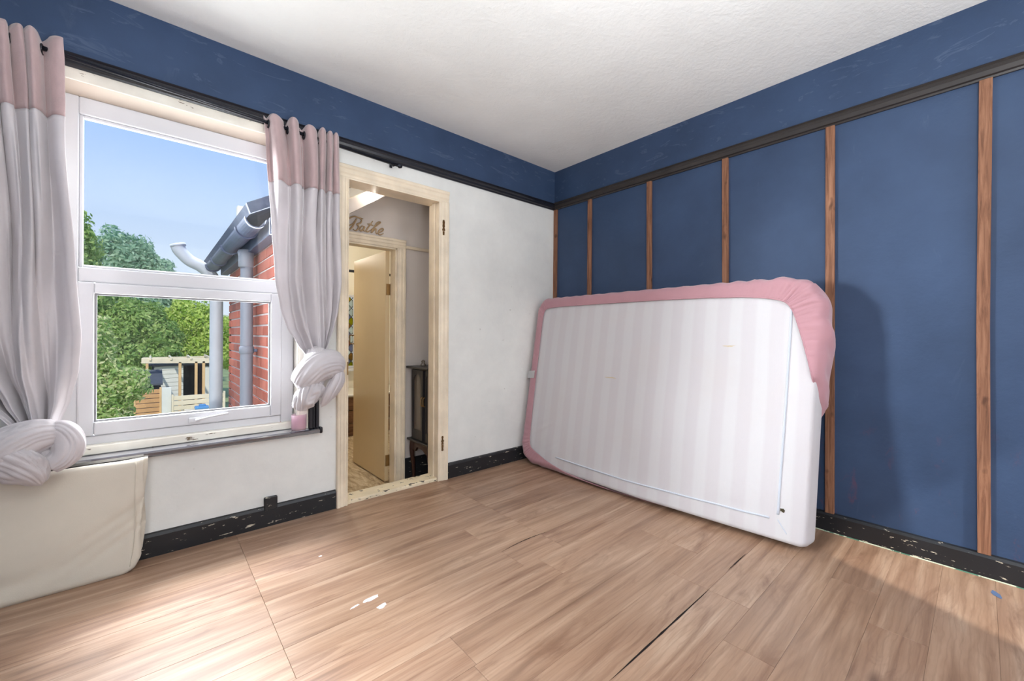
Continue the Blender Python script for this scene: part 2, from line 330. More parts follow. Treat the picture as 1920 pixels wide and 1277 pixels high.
def sweep(bm, path, radii, seg=12, ridges=0, amp=0.0, twist=0.0, flat=1.0, up=Vector((0, 0, 1)), seed=0, cap=True):
    rg = random.Random(seed); ph = [rg.random() * 6.28 for _ in range(4)]
    n = len(path); rings = []; prev = None
    for i, p in enumerate(path):
        t = (path[min(i + 1, n - 1)] - path[max(i - 1, 0)]).normalized()
        if prev is None:
            a = up - t * up.dot(t)
            if a.length < 1e-3: a = Vector((1, 0, 0)) - t * t.x
        else: a = prev - t * prev.dot(t)
        a.normalize(); prev = a; b = t.cross(a)
        s = i / (n - 1); r = radii(s) if callable(radii) else radii
        ring = []
        for k in range(seg):
            th = 2 * PI * k / seg; m_ = 1.0
            if ridges:
                q = th + twist * s + 0.40 * math.sin(2 * th + ph[2] + 2 * s) + 0.16 * math.sin(5 * th + ph[0] + 3.1 * s)
                m_ += amp * (1.5 * abs(math.sin(ridges * 0.5 * q + ph[0] + 0.8 * math.sin(4 * s + ph[3]))) - 0.9 + 0.8 * (abs(math.sin(ridges * q + ph[1] + 5 * s)) - 0.6) * (0.4 + 0.6 * math.sin(q + ph[3] + 4 * s) ** 2) + 0.5 * math.sin(2 * q + ph[2] + 7 * s) + 0.45 * math.sin(17 * s + 3 * q + ph[1]))
            ring.append(bm.verts.new(p + (a * math.cos(th) * r + b * math.sin(th) * r * flat) * m_))
        rings.append(ring)
    for i in range(n - 1):
        for k in range(seg): bm.faces.new((rings[i][k], rings[i][(k + 1) % seg], rings[i + 1][(k + 1) % seg], rings[i + 1][k]))
    if cap: bm.faces.new(rings[0][::-1]); bm.faces.new(rings[-1])
    bmesh.ops.recalc_face_normals(bm, faces=bm.faces); return bm
def tube(name, pts, r, mat, parent=None, seg=14, n=6):
    path = smoothpath(pts, n) if len(pts) > 2 else [Vector(pts[0]), Vector(pts[1])]
    return obj(name, sweep(B(), path, r, seg), mat, parent, True)
def lathe(bm, prof, c, seg=28):
    rings = []
    for r, z in prof: rings.append([bm.verts.new(Vector((c[0] + r * math.cos(2 * PI * k / seg), c[1] + r * math.sin(2 * PI * k / seg), c[2] + z))) for k in range(seg)])
    for i in range(len(rings) - 1):
        for k in range(seg): bm.faces.new((rings[i][k], rings[i][(k + 1) % seg], rings[i + 1][(k + 1) % seg], rings[i + 1][k]))
    bm.faces.new(rings[0][::-1]); bm.faces.new(rings[-1]); return bm
def struct(o, label, cat): return tag(o, label, cat, None, 'structure')
def hsh(*a):
    v = math.sin(sum(x * k for x, k in zip(a, (12.9898, 78.233, 37.719)))) * 43758.5453; return v - math.floor(v)

XL, YB, H = -3.78, -4.30, 2.55       # left wall, back wall, ceiling
# ------------------------------------------------------------------ room shell
# floor: slab with printed planks laid along the window wall
fl = struct(box('floor', XL, 0.15, YB, 0.14, -0.14, -0.0045, MT['gap'], None, 0), 'worn wood-effect plank floor of the empty room', 'floor')
rows = []; y = 0.056; RW = 0.158
edges = [0.0]; yy = -1.05 + RW * 6
while yy > YB: 
    if yy < -0.02: edges.append(yy)
    yy -= RW
edges.append(YB)
JO = {}
for i in range(len(edges) - 1):
    ya, yb = edges[i], edges[i + 1]
    if -1.2 < yb < -0.1: js = [-2.44]
    else: js = [(-2.0, -1.03, -1.28, -2.62, -1.75)[i % 5]]
    if abs(ya + 1.84) < 0.02: js = [-1.03]
    if abs(ya + 1.998) < 0.02: js = [-1.278]
    if abs(ya + 0.734) < 0.02: js += [-1.5]
    if abs(ya + 1.05) < 0.02: js = [-2.44, -1.49]
    if abs(ya + 1.366) < 0.02: js = [-1.99]
    x = js[0]
    while x + 1.22 < 0.0: x += 1.22; js.append(x)
    x = min(js)
    while x - 1.22 > XL: x -= 1.22; js.append(x)
    js = sorted(set([XL] + js + [0.0]))
    k = 0
    while k < len(js) - 1:
        if js[k + 1] - js[k] < 0.12: js.pop(k + 1 if k + 2 < len(js) else k)
        else: k += 1
    for a, b in zip(js[:-1], js[1:]):
        g = 0.0004; gy = 0.00022
        w0 = gy
        bm = B(); zt = -0.0003 * hsh(a, ya)
        addbox(bm, a + g, b - g, yb + w0, ya - gy, -0.004, zt, 0.0006)
        obj('plank', bm, MT['plank'], fl)
# lifted seams: dark slivers where two floor sheets part
def sliver(name, x0, x1, y, wmax, mat, z=0.0006, curve=0.0, parent=fl, seedv=0):
    bm = B(); n = 18; top = []; bot = []
    for i in range(n + 1):
        s = i / n; x = x0 + (x1 - x0) * s; ww = wmax * math.sin(PI * s) ** 0.6 * (0.55 + 0.45 * hsh(i, seedv)); yc = y + curve * math.sin(PI * s)
        top.append(bm.verts.new((x, yc + ww / 2, z))); bot.append(bm.verts.new((x, yc - ww / 2, z)))
    for i in range(n): bm.faces.new((bot[i], bot[i + 1], top[i + 1], top[i]))
    return obj(name, bm, mat, parent)
MT['gapdark'] = plain('seam_dark', lin(40, 34, 32), 0.9, 0.1)
sliver('seam_gap', -1.50, -1.17, -1.052, 0.006, MT['gapdark'], curve=0.012)
sliver('seam_gap', -1.72, -1.02, -1.842, 0.009, MT['gapdark'], seedv=3)
sliver('seam_gap', -0.82, -0.60, -1.836, 0.005, MT['gapdark'], seedv=5)
def blob(name, cx, cy, rx, ry, mat, parent, rot=0.0, z=0.0007, sd=1):
    bm = B(); n = 16; vs_ = []
    for i in range(n):
        th = 2 * PI * i / n; r = 0.75 + 0.4 * hsh(i, sd); x = math.cos(th) * rx * r; y = math.sin(th) * ry * r
        vs_.append(bm.verts.new((cx + x * math.cos(rot) - y * math.sin(rot), cy + x * math.sin(rot) + y * math.cos(rot), z)))
    bm.faces.new(vs_); return obj(name, bm, mat, parent)
blob('paint_splash', -2.115, -0.985, 0.035, 0.012, MT['paint'], fl, 0.1)
blob('paint_splash', -2.10, -1.055, 0.022, 0.013, MT['paint'], fl, 0.3, sd=4)
blob('paint_splash', -2.18, -0.99, 0.02, 0.005, MT['paint'], fl, 0.2, sd=7)
blob('paint_splash', -2.17, -0.52, 0.008, 0.006, MT['paint'], fl, sd=9)
blob('paint_splash', -0.16, -2.63, 0.03, 0.012, MT['paintblue'], fl, 0.4, sd=11)
struct(box('ceiling', XL, 0.15, YB, 0.14, H, H + 0.15, MT['ceil'], None, 0), 'white lumpy plaster ceiling above the blue frieze', 'ceiling')
# window wall with window opening and doorway
WX0, WX1, WZ0, WZ1 = -3.10, -2.14, 0.50, 2.150
DX0, DX1, DZ1 = -1.868, -1.222, 2.012
bm = B()
for a in ((XL, WX0, 0, H), (WX0, WX1, 0, WZ0), (WX0, WX1, WZ1, H), (WX1, DX0 - .02, 0, H), (DX0 - .02, DX1 + .02, DZ1 + .02, H), (DX1 + .02, 0.0, 0, H), (DX0 - .02, DX1 + .02, -0.4, -0.14)):
    addbox(bm, a[0], a[1], 0.0, 0.13, a[2], a[3])
struct(obj('wall_front', bm, MT['front']), 'window wall, white plaster below and blue paint above the black picture rail', 'wall')
wr = struct(box('wall_right', 0.0, 0.15, YB, 0.13, 0.0, H, MT['blue'], None, 0), 'dark blue wall with vertical wooden battens behind the mattress', 'wall')
bm = B()
for a in ((YB, -4.1, 0, H), (-2.9, 0.13, 0, H), (-4.1, -2.9, 0, 0.7), (-4.1, -2.9, 2.2, H)): addbox(bm, XL - 0.15, XL, a[0], a[1], a[2], a[3])  # unseen opening added in this wall for the side fill light
struct(obj('wall_left', bm, MT['blue']), 'blue painted side wall left of the window', 'wall')
bm = B()
for a in ((XL, -1.3, 0, H), (-0.2, 0.0, 0, H), (-1.3, -0.2, 0, 0.55), (-1.3, -0.2, 2.35, H)): addbox(bm, a[0], a[1], YB - 0.15, YB, a[2], a[3])  # opening made up behind the camera to admit the rear fill light
struct(obj('wall_back', bm, MT['front']), 'rear wall with a wide opening added for fill light', 'wall')

# battens on the blue wall
for i, (yc, wd) in enumerate(((-0.020, 0.038), (-0.410, 0.038), (-0.963, 0.038), (-1.501, 0.037), (-2.044, 0.040), (-2.594, 0.040), (-3.14, 0.04), (-3.69, 0.04))):
    bm = B(); n = 14
    for s in range(n):
        pass
    addbox(bm, -0.017, 0.0, yc - wd / 2, yc + wd / 2, 0.102, 2.197, 0.0015)
    bmesh.ops.bisect_plane(bm, geom=bm.verts[:] + bm.edges[:] + bm.faces[:], plane_co=(0, 0, 1.1), plane_no=(0, 0, 1))
    for v in bm.verts: v.co.y += 0.004 * math.sin(v.co.z * 2.1 + i) ; v.co.x -= 0.002 * hsh(i, v.co.z)
    obj('batten', bm, MT['batten'], wr)
# picture rails (moulded) and skirting
railprof = [(0, 2.195), (-0.010, 2.195), (-0.014, 2.203), (-0.024, 2.207), (-0.028, 2.220), (-0.022, 2.232), (-0.013, 2.236), (-0.011, 2.246), (-0.017, 2.252), (-0.012, 2.258), (0, 2.260)]
struct(obj('trim_1', prism(B(), railprof, 'x', XL, -0.0), MT['rail']), 'glossy black picture rail running along the window wall', 'picture rail')
def yprism(pts, a0, a1): return prism(B(), [(p[0], p[1]) for p in pts], 'y', a0, a1)
struct(obj('trim_2', yprism([(q[0] * 1.0, q[1] + 0.002 + (0.006 if q[1] > 2.21 else 0)) for q in railprof], YB, -0.0), MT['rail_r']), 'dark brown picture rail across the blue wall above the battens', 'picture rail')
bbp = [(0, 0), (-0.016, 0), (-0.017, 0.095), (-0.012, 0.108), (0, 0.112)]
bbf = struct(empty('baseboard_front', (-2.5, 0, 0), 'chipped black skirting along the window wall', 'skirting'), 'chipped black skirting along the window wall', 'skirting')
obj('skirting_length', prism(B(), bbp, 'x', XL, DX0 - 0.066), MT['bb'], bbf)
obj('skirting_length', prism(B(), bbp, 'x', DX1 + 0.082, -0.0), MT['bb'], bbf)
box('skirting_block', -2.312, -2.248, -0.020, 0.0, 0.085, 0.160, MT['bb'], bbf, 0.004)
bbr = struct(obj('baseboard_right', yprism([(a, b * 0.93) for a, b in bbp], YB, -0.0), MT['bb']), 'black skirting at the foot of the blue wall', 'skirting')
obj('paint_line', prism(B(), [(-0.0165, 0.0), (-0.021, 0.0), (-0.019, 0.003), (-0.0165, 0.0035)], 'y', YB, -0.02), MT['caulk'], bbr)

# ------------------------------------------------------------------ window
win = struct(empty('window_1', (-2.62, 0.1, 0.5), 'white plastic window with fixed upper pane and opening lower sash', 'window'), 'white plastic window with fixed upper pane and opening lower sash', 'window')
fy0, fy1 = 0.082, 0.130
fr0, fr1 = -3.100, -2.150; ZT = 2.118; ZB = 0.545
box('frame_stile', fr0, -3.026, fy0, fy1, ZB, ZT, MT['upvc'], win, 0.005, seg=2)
box('frame_stile', -2.214, fr1, fy0, fy1, ZB, ZT, MT['upvc'], win, 0.005, seg=2)
box('frame_head', -3.026, -2.214, fy0, fy1, 2.040, ZT, MT['upvc'], win, 0.005, seg=2)
box('transom', -3.026, -2.214, fy0, fy1, 1.286, 1.352, MT['upvc'], win, 0.006, seg=2)
box('frame_sill', -3.026, -2.214, fy0, fy1, ZB, 0.585, MT['upvc'], win, 0.005, seg=2)
for nm, a in (('glazing_bead', (-3.026, -3.012, 1.352, 2.040)), ('glazing_bead', (-2.228, -2.214, 1.352, 2.040)), ('glazing_bead', (-3.012, -2.228, 2.026, 2.040)), ('glazing_bead', (-3.012, -2.228, 1.352, 1.364))):
    box(nm, a[0], a[1], 0.092, 0.112, a[2], a[3], MT['upvc'], win, 0.003)
sash = box('sash_stile', -3.027, -2.974, 0.070, 0.120, 0.588, 1.284, MT['upvc'], win, 0.006, seg=2)
box('sash_stile', -2.268, -2.213, 0.070, 0.120, 0.588, 1.284, MT['upvc'], win, 0.006, seg=2)
box('sash_rail', -2.974, -2.268, 0.070, 0.120, 1.236, 1.284, MT['upvc'], win, 0.006, seg=2)
srl = box('sash_rail', -2.974, -2.268, 0.070, 0.120, 0.588, 0.648, MT['upvc'], win, 0.006, seg=2)
for a in ((-2.974, -2.966, .648, 1.236), (-2.276, -2.268, .648, 1.236), (-2.966, -2.276, 1.228, 1.236), (-2.966, -2.276, .648, .656)):
    box('gasket', a[0], a[1], 0.084, 0.1, a[2], a[3], MT['gasket'], win, 0.001)
tag(box('glass_pane', -3.015, -2.225, 0.100, 0.106, 1.36, 2.03, MT['glass'], win, 0), 'fixed upper pane')
tag(box('glass_pane', -2.968, -2.274, 0.094, 0.100, 0.654, 1.23, MT['glass'], win, 0), 'lower sash pane')
hb = B(); addbox(hb, -2.635, -2.585, 0.060, 0.072, 0.598, 0.626, 0.006, seg=2)
hd = obj('handle_base', hb, MT['upvc'], win, True)
hl = B(); sweep(hl, smoothpath([(-2.60, 0.066, 0.612), (-2.60, 0.046, 0.612), (-2.575, 0.040, 0.620), (-2.47, 0.042, 0.634)], 5), lambda s: 0.0075 - 0.003 * s, 10); obj('handle_lever', hl, MT['upvc'], hd, True)
# timber reveal, black sill board, old casing remnant
ws = struct(empty('trim_3', (-2.6, 0, 0.48), 'black painted window board with peeling cream upstand', 'window sill'), 'black painted window board with peeling cream upstand', 'window sill')
sb = B(); prism(sb, [(0.080, 0.506), (-0.030, 0.502), (-0.038, 0.496), (-0.038, 0.484), (-0.030, 0.476), (0.0, 0.476), (0.08, 0.476)], 'x', -3.26, -2.03)
MT['sillgloss'] = plain('sill_black_gloss', lin(58, 58, 68), 0.12, 1.0, 0.08, 6, 0.02, Coat_Weight=1.0, Coat_IOR=1.9)
obj('sill_board', sb, MT['sillgloss'], ws)
MT['sillglare'] = plain('sill_sky_glare', lin(128, 129, 140), 0.14, 0.9, 0.15, 7, 0.03, Coat_Weight=1.0, Coat_IOR=1.8)  # paler layer on the black board: sky glare put into its colour
obj('sill_glare', prism(B(), [(0.080, 0.5075), (-0.027, 0.5035), (-0.027, 0.5020), (0.080, 0.5055)], 'x', -3.255, -2.09), MT['sillglare'], ws)
sb = B(); addbox(sb, -2.035, -2.018, -0.040, 0.0, 0.474, 0.510, 0.006, seg=2); obj('sill_horn', sb, MT['rail'], ws, True)
box('upstand', -3.10, -2.145, 0.040, 0.086, 0.508, 0.546, MT['silledge'], ws, 0.003)
sb = B()
for a, b, yy_ in ((-2.088, -2.066, -0.020), (-2.066, -2.052, -0.013), (-2.052, -2.034, -0.024)): addbox(sb, a, b, yy_, 0.0, 0.504, 0.84, 0.003)
obj('casing_remnant', sb, MT['rail'], ws)
box('head_strip', -3.20, -2.10, -0.008, 0.0, 2.146, 2.196, MT['silledge'], ws, 0.002)
obj('soffit', prism(B(), [(0.0, 2.146), (0.086, 2.119), (0.131, 2.119), (0.131, 2.150), (0.0, 2.150)], 'x', -3.10, -2.14), MT['beige'], ws)
box('reveal', -2.146, -2.140, 0.0, 0.085, 0.50, 2.12, MT['silledge'], ws, 0)
box('reveal', -3.100, -3.094, 0.0, 0.085, 0.50, 2.12, MT['silledge'], ws, 0)
box('side_strip', -2.140, -2.090, -0.006, 0.0, 0.506, 2.126, MT['silledge'], ws, 0.002)

# ------------------------------------------------------------------ doorway to the lobby
d1 = struct(empty('door_1', (-1.55, 0.06, 0), 'cream painted door frame without a door leaf, old hinge scars', 'door frame'), 'cream painted door frame without a door leaf, old hinge scars', 'door frame')
def casing(name, along, a0, a1, inner, sgn, width, parent, yface=0.0, mat='cream'):
    """moulded architrave: width direction away from the opening"""
    w_ = width; pr = [(0, 0), (0, -0.016), (0.10, -0.018), (0.16, -0.013), (0.30, -0.014), (0.42, -0.020), (0.66, -0.020), (0.76, -0.026), (0.94, -0.026), (1.0, -0.020), (1.0, 0)]
    bm = B()
    if along == 'z': prism(bm, [(inner + sgn * q[0] * w_, yface + q[1]) for q in pr], 'z', a0, a1)
    else: prism(bm, [(yface + q[1], inner + q[0] * w_) for q in pr], 'x', a0, a1)
    return obj(name, bm, MT[mat], parent)
casing('architrave', 'z', 0.0, DZ1 + 0.004, DX0 + 0.004, -1, 0.066, d1)
ra = casing('architrave', 'z', 0.0, DZ1 + 0.004, DX1 - 0.004, 1, 0.082, d1)
casing('architrave_head', 'x', DX0 - 0.062, DX1 + 0.078, DZ1 - 0.002, 1, 0.088, d1)
box('jamb', DX0 - 0.02, DX0, -0.004, 0.135, -0.13, DZ1, MT['cream'], d1, 0.002)
rj = box('jamb', DX1, DX1 + 0.02, -0.004, 0.135, -0.13, DZ1, MT['cream'], d1, 0.002)
box('jamb_head', DX0 - 0.02, DX1 + 0.02, -0.004, 0.135, DZ1, DZ1 + 0.02, MT['cream'], d1, 0.002)
box('door_stop', DX1 - 0.012, DX1, 0.04, 0.075, -0.13, DZ1, MT['cream'], d1, 0.002)
box('door_stop', DX0, DX0 + 0.012, 0.04, 0.075, -0.13, DZ1, MT['cream'], d1, 0.002)
box('threshold', DX0 - 0.01, DX1 + 0.01, 0.0, 0.135, -0.13, 0.022, MT['thresh'], d1, 0.006, seg=2)
def scar(z, parent, h=0.11, wd=0.026):
    bm = B(); n = 12; L = []; Rr = []
    for i in range(n + 1):
        s = i / n; zz_ = z - h / 2 + h * s; a = wd * (0.35 + 0.5 * hsh(i, z)) * (math.sin(PI * min(max(s, 0.04), 0.96)) ** 0.35)
        L.append(bm.verts.new((DX1 + 0.030 - a * 0.6, -0.0185 - 0.002 * hsh(i, z + 1), zz_))); Rr.append(bm.verts.new((DX1 + 0.030 + a * 0.7, -0.0215, zz_)))
    for i in range(n): bm.faces.new((L[i], Rr[i], Rr[i + 1], L[i + 1]))
    bmesh.ops.solidify(bm, geom=bm.faces[:], thickness=0.003)
    obj('hinge_scar', bm, MT['rawwood'], parent)
scar(1.83, d1); scar(0.268, d1)
bm = B(); addbox(bm, DX0 + 0.0, DX0 + 0.002, 0.006, 0.032, 0.80, 0.89, 0.0006); addbox(bm, DX0 - 0.004, DX0 + 0.003, -0.0195, -0.0165, 0.805, 0.885, 0.001); obj('strike_plate', bm, MT['brass'], d1)

# ------------------------------------------------------------------ lobby and bathroom beyond
ZF = -0.15
struct(box('floor_lobby', -2.05, 0.35, 0.13, 3.05, -0.30, ZF, MT['worn'], None, 0), 'worn patchy boards of the lobby and bathroom floor', 'floor')
bm = B()
IX0, IX1, IZ = -2.0, -1.305, 1.742
for a in ((IX1, -0.80, ZF, 2.62), (-2.05, IX0, ZF, 2.62), (IX0, IX1, IZ, 2.62)): addbox(bm, a[0], a[1], 0.50, 0.58, a[2], a[3])
struct(obj('wall_lobby', bm, MT['lobby']), 'taupe wall carrying the lettering over the inner door', 'wall')
struct(box('wall_lobby_right', -0.84, -0.80, 0.13, 0.50, ZF, 2.62, MT['lobby'], None, 0), 'side wall of the lobby behind the black cabinet', 'wall')
struct(box('wall_lobby_left', -2.085, -2.05, 0.13, 3.05, ZF, 1.95, MT['bathcream'], None, 0), 'left wall of the lobby and bathroom', 'wall')
bm = B()
zc = lambda x: 2.012 + 0.59 * (x + 1.70)
prism(bm, [(-2.085, zc(-2.085)), (-1.05, zc(-1.05)), (0.35, zc(-1.05)), (0.35, zc(-1.05) + 0.06), (-1.05, zc(-1.05) + 0.06), (-2.085, zc(-2.085) + 0.06)], 'y', 0.13, 3.05)
struct(obj('ceiling_lobby', bm, MT['bathcream']), 'sloping pale ceiling of the lobby and bathroom', 'ceiling')
bm = B(); prism(bm, [(-2.05, zc(-2.05) - 0.0), (-1.56, zc(-1.56)), (-1.50, zc(-1.56) - 0.03), (-2.05, zc(-2.05) - 0.13)], 'y', 0.22, 0.30)
struct(obj('trim_4', bm, MT['lobby']), 'pale rafter under the sloping lobby ceiling', 'beam')
d2 = struct(empty('door_2', (-1.31, 0.56, ZF), 'tan gloss flush door standing open into the bathroom', 'door'), 'tan gloss flush door standing open into the bathroom', 'door')
leaf = box('door_leaf', -1.352, -1.318, 0.600, 1.290, ZF + 0.012, 1.735, MT['door'], d2, 0.002)
casing('architrave', 'z', ZF, IZ + 0.003, IX1, 1, 0.072, d2, 0.50); casing('architrave_head', 'x', IX0 - 0.04, IX1 + 0.072, IZ, 1, 0.072, d2, 0.50)
box('jamb', IX1 - 0.012, IX1, 0.494, 0.586, ZF, IZ, MT['cream'], d2, 0.001); box('jamb_head', IX0, IX1, 0.494, 0.586, IZ - 0.012, IZ, MT['cream'], d2, 0.001)
for z in (0.03, 1.42): 
    bm = B(); addbox(bm, -1.346, -1.303, 0.592, 0.599, z - 0.045, z + 0.045, 0.001); sweep(bm, [Vector((-1.306, 0.592, z - 0.045)), Vector((-1.306, 0.592, z + 0.045))], 0.006, 8); obj('hinge', bm, MT['brass'], d2)
bm = B()
for z in (0.965, 1.045): sweep(bm, [Vector((-1.346, 1.280, z)), Vector((-1.385, 1.298, z))], 0.005, 8)
sweep(bm, [Vector((-1.385, 1.298, 0.962)), Vector((-1.385, 1.298, 1.048))], 0.005, 8); obj('pull_handle', bm, MT['brass'], leaf)
struct(box('trim_5', IX1 + 0.074, -0.84, 0.478, 0.50, 1.748, 1.772, MT['cream'], None, 0.003), 'cream rail on the lobby wall beside the inner door', 'rail')
struct(box('baseboard_lobby', IX1 + 0.074, -0.84, 0.484, 0.50, ZF, ZF + 0.20, MT['bb'], None, 0.003), 'black skirting behind the cabinet legs in the lobby', 'skirting')
# lettering over the door
LET = {'b1': [(-1.58, 1.925), (-1.615, 1.93), (-1.643, 1.932), (-1.673, 1.918), (-1.696, 1.893), (-1.697, 1.871), (-1.682, 1.86), (-1.661, 1.871), (-1.642, 1.896), (-1.632, 1.917)],
'b2': [(-1.625, 1.92), (-1.642, 1.887), (-1.661, 1.85), (-1.682, 1.829), (-1.7, 1.824), (-1.706, 1.842)],
'b3': [(-1.639, 1.93), (-1.605, 1.925), (-1.592, 1.912), (-1.599, 1.892), (-1.624, 1.877), (-1.614, 1.864), (-1.617, 1.845), (-1.63, 1.83), (-1.645, 1.829), (-1.654, 1.837)],
'a': [(-1.572, 1.869), (-1.589, 1.869), (-1.603, 1.847), (-1.6, 1.834), (-1.586, 1.839), (-1.568, 1.868), (-1.575, 1.843), (-1.568, 1.835), (-1.557, 1.84)],
't': [(-1.505, 1.922), (-1.530, 1.885), (-1.556, 1.842), (-1.546, 1.834), (-1.528, 1.846)], 't2': [(-1.546, 1.893), (-1.525, 1.893), (-1.502, 1.889)],
'h': [(-1.528, 1.846), (-1.472, 1.894), (-1.448, 1.917), (-1.444, 1.925), (-1.459, 1.923), (-1.476, 1.908), (-1.499, 1.866), (-1.517, 1.832), (-1.495, 1.857), (-1.479, 1.867), (-1.48, 1.849), (-1.477, 1.832), (-1.467, 1.834)],
'e': [(-1.467, 1.834), (-1.43, 1.858), (-1.42, 1.874), (-1.43, 1.879), (-1.449, 1.865), (-1.461, 1.843), (-1.454, 1.828), (-1.439, 1.83), (-1.42, 1.842)]}
sg = empty('script_sign', (-1.56, 0.49, 1.82), 'gold script lettering reading Bathe on the wall over the inner door', 'sign')
def strokes(keys):
    bm = B()
    for k in keys: sweep(bm, smoothpath([(x, 0.491, z) for x, z in LET[k]], 6), lambda s: 0.0035 + 0.0025 * math.sin(PI * s), 8)
    return bm
for nm, ks in (('letter_b', ('b1', 'b2', 'b3')), ('letter_a', ('a',)), ('letter_t', ('t', 't2')), ('letter_h', ('h',)), ('letter_e', ('e',))): obj(nm, strokes(ks), MT['gold'], sg, True)
# black display cabinet on cabriole legs
cb = empty('display_cabinet', (-1.03, 0.25, ZF), 'small black cabinet with arched glass doors on mahogany legs in the lobby', 'cabinet')
CX0, CX1, CY0, CY1 = -1.195, -0.87, 0.015 + 0.14, 0.47
CY0 = 0.145
box('cabinet_body', CX0 + 0.02, CX1, CY0, CY1, 0.215, 0.785, MT['cab'], cb, 0.003)
box('cabinet_top', CX0 - 0.03, CX1 + 0.01, CY0 - 0.0, CY1 + 0.018, 0.785, 0.803, MT['cab'], cb, 0.006, seg=2)
def arch(y0, y1, z0, z1, n=10):
    r = (y1 - y0) / 2; cy = (y0 + y1) / 2; zt = z1 - r
    return [(y0, z0), (y1, z0)] + [(cy + r * math.cos(PI * i / n), zt + r * math.sin(PI * i / n)) for i in range(n + 1)]
mid = 0.245
for a, b in ((mid + 0.002, CY1 - 0.002), (CY0 + 0.001, mid - 0.002)):
    fw = min(0.05, (b - a) * 0.28)
    inner = arch(a + fw, b - fw, 0.30, 0.74); n = len(inner)
    bm = B(); outer = []
    cyy, czz = (a + b) / 2, 0.50
    for q in inner:
        dy, dz = q[0] - cyy, q[1] - czz; k = min(abs((b - a) / 2 / dy) if dy else 1e9, abs(0.275 / dz) if dz else 1e9); outer.append((cyy + dy * k, czz + dz * k))
    for xx in (CX0, CX0 + 0.02):
        vi = [bm.verts.new((xx, *q)) for q in inner]; vo = [bm.verts.new((xx, *q)) for q in outer]
        for i in range(n): bm.faces.new((vi[i], vi[(i + 1) % n], vo[(i + 1) % n], vo[i]))
        if xx == CX0: fi, fo = vi, vo
        else:
            for i in range(n): bm.faces.new((fi[i], fi[(i + 1) % n], vi[(i + 1) % n], vi[i])); bm.faces.new((fo[i], fo[(i + 1) % n], vo[(i + 1) % n], vo[i]))
    bmesh.ops.recalc_face_normals(bm, faces=bm.faces); dd = obj('cabinet_door', bm, MT['cab'], cb)
    obj('arched_pane', prism(B(), inner, 'x', CX0 + 0.010, CX0 + 0.014), MT['cabglass'], dd)
    hy_ = mid + 0.016 if a > mid else mid - 0.016
    bm = B(); sweep(bm, smoothpath([(CX0 - 0.002, hy_, 0.50), (CX0 - 0.016, hy_, 0.51), (CX0 - 0.016, hy_, 0.56), (CX0 - 0.002, hy_, 0.57)], 4), 0.004, 8); obj('door_pull', bm, MT['brass'], dd, True)
bm = B(); prism(bm, [(CY0, 0.215), (CY0, 0.15), (CY0 + .07, 0.13), (CY0 + .12, 0.155), ((CY0 + CY1) / 2 + .05, 0.165), (CY1 - .08, 0.125), (CY1, 0.14), (CY1, 0.215)], 'x', CX0 + 0.002, CX0 + 0.022); obj('apron', bm, MT['cableg'], cb)
box('base_moulding', CX0 - 0.022, CX1 + 0.006, CY0, CY1 + 0.016, 0.205, 0.222, MT['cab'], cb, 0.004)
for lx in (CX0 + 0.018, CX1 - 0.025):
    for ly in (CY0 + 0.022, CY1 - 0.022):
        sx = -1 if lx < -1.0 else 1
        bm = B(); sweep(bm, smoothpath([(lx, ly, 0.21), (lx + sx * 0.012, ly, 0.13), (lx - sx * 0.002, ly, 0.0), (lx - sx * 0.004, ly, -0.10), (lx + sx * 0.012, ly, ZF + 0.002)], 6), lambda s: 0.024 - 0.013 * min(1, s * 1.4) + (0.008 if s > 0.92 else 0), 10); obj('leg', bm, MT['cableg'], cb, True)
for (ox, oy, pr, lb) in ((-1.14, 0.36, [(0.018, 0), (0.022, 0.01), (0.012, 0.025), (0.016, 0.04), (0.004, 0.05)], 'small pale glass ornament standing on the black cabinet, nearest the inner wall'), (-1.12, 0.28, [(0.016, 0), (0.020, 0.014), (0.010, 0.03), (0.008, 0.042), (0.002, 0.046)], 'small dark glass ornament standing on the black cabinet, in the middle'), (-1.15, 0.22, [(0.022, 0), (0.024, 0.02), (0.018, 0.03), (0.004, 0.036)], 'small dark round ornament on the black cabinet beside the door jamb')):
    tag(obj('ornament', lathe(B(), pr, (ox, oy, 0.803), 16), MT['cabglass'] if 'pale' in lb else MT['cab'], None, True), lb, 'ornament', 'ornaments on the black cabinet')
# bathroom
struct(box('wall_bathroom_right', 0.25, 0.35, 0.58, 3.05, ZF, 2.5, MT['bathcream'], None, 0), 'cream right wall of the bathroom', 'wall')
BWX0, BWX1, BWZ0, BWZ1 = -1.32, -0.715, 0.60, 1.575
bm = B()
for a in ((-2.05, BWX0, ZF, 2.5), (BWX1, 0.25, ZF, 2.5), (BWX0, BWX1, ZF, BWZ0), (BWX0, BWX1, BWZ1, 2.5)): addbox(bm, a[0], a[1], 2.95, 3.05, a[2], a[3])
struct(obj('wall_bathroom', bm, MT['bathcream']), 'cream far wall of the bathroom around the coloured window', 'wall')
w2 = struct(empty('window_2', (-1.0, 2.95, 0.6), 'bathroom window of coloured diamond panes in white frame', 'window'), 'bathroom window of coloured diamond panes in white frame', 'window')
for a in ((BWX0, BWX0 + .035, BWZ0, BWZ1), (BWX1 - .035, BWX1, BWZ0, BWZ1), (BWX0, BWX1, BWZ1 - .03, BWZ1), (BWX0, BWX1, BWZ0, BWZ0 + .035)): box('window_frame', a[0], a[1], 2.93, 2.99, a[2], a[3], MT['upvc'], w2, 0.003)
box('window_sill', BWX0 - .05, BWX1 + .04, 2.86, 2.96, BWZ0 - 0.03, BWZ0, MT['upvc'], w2, 0.004)
gx0, gx1, gz0, gz1 = BWX0 + .035, BWX1 - .035, BWZ0 + .035, BWZ1 - .03
dw, dh = 0.098, 0.118
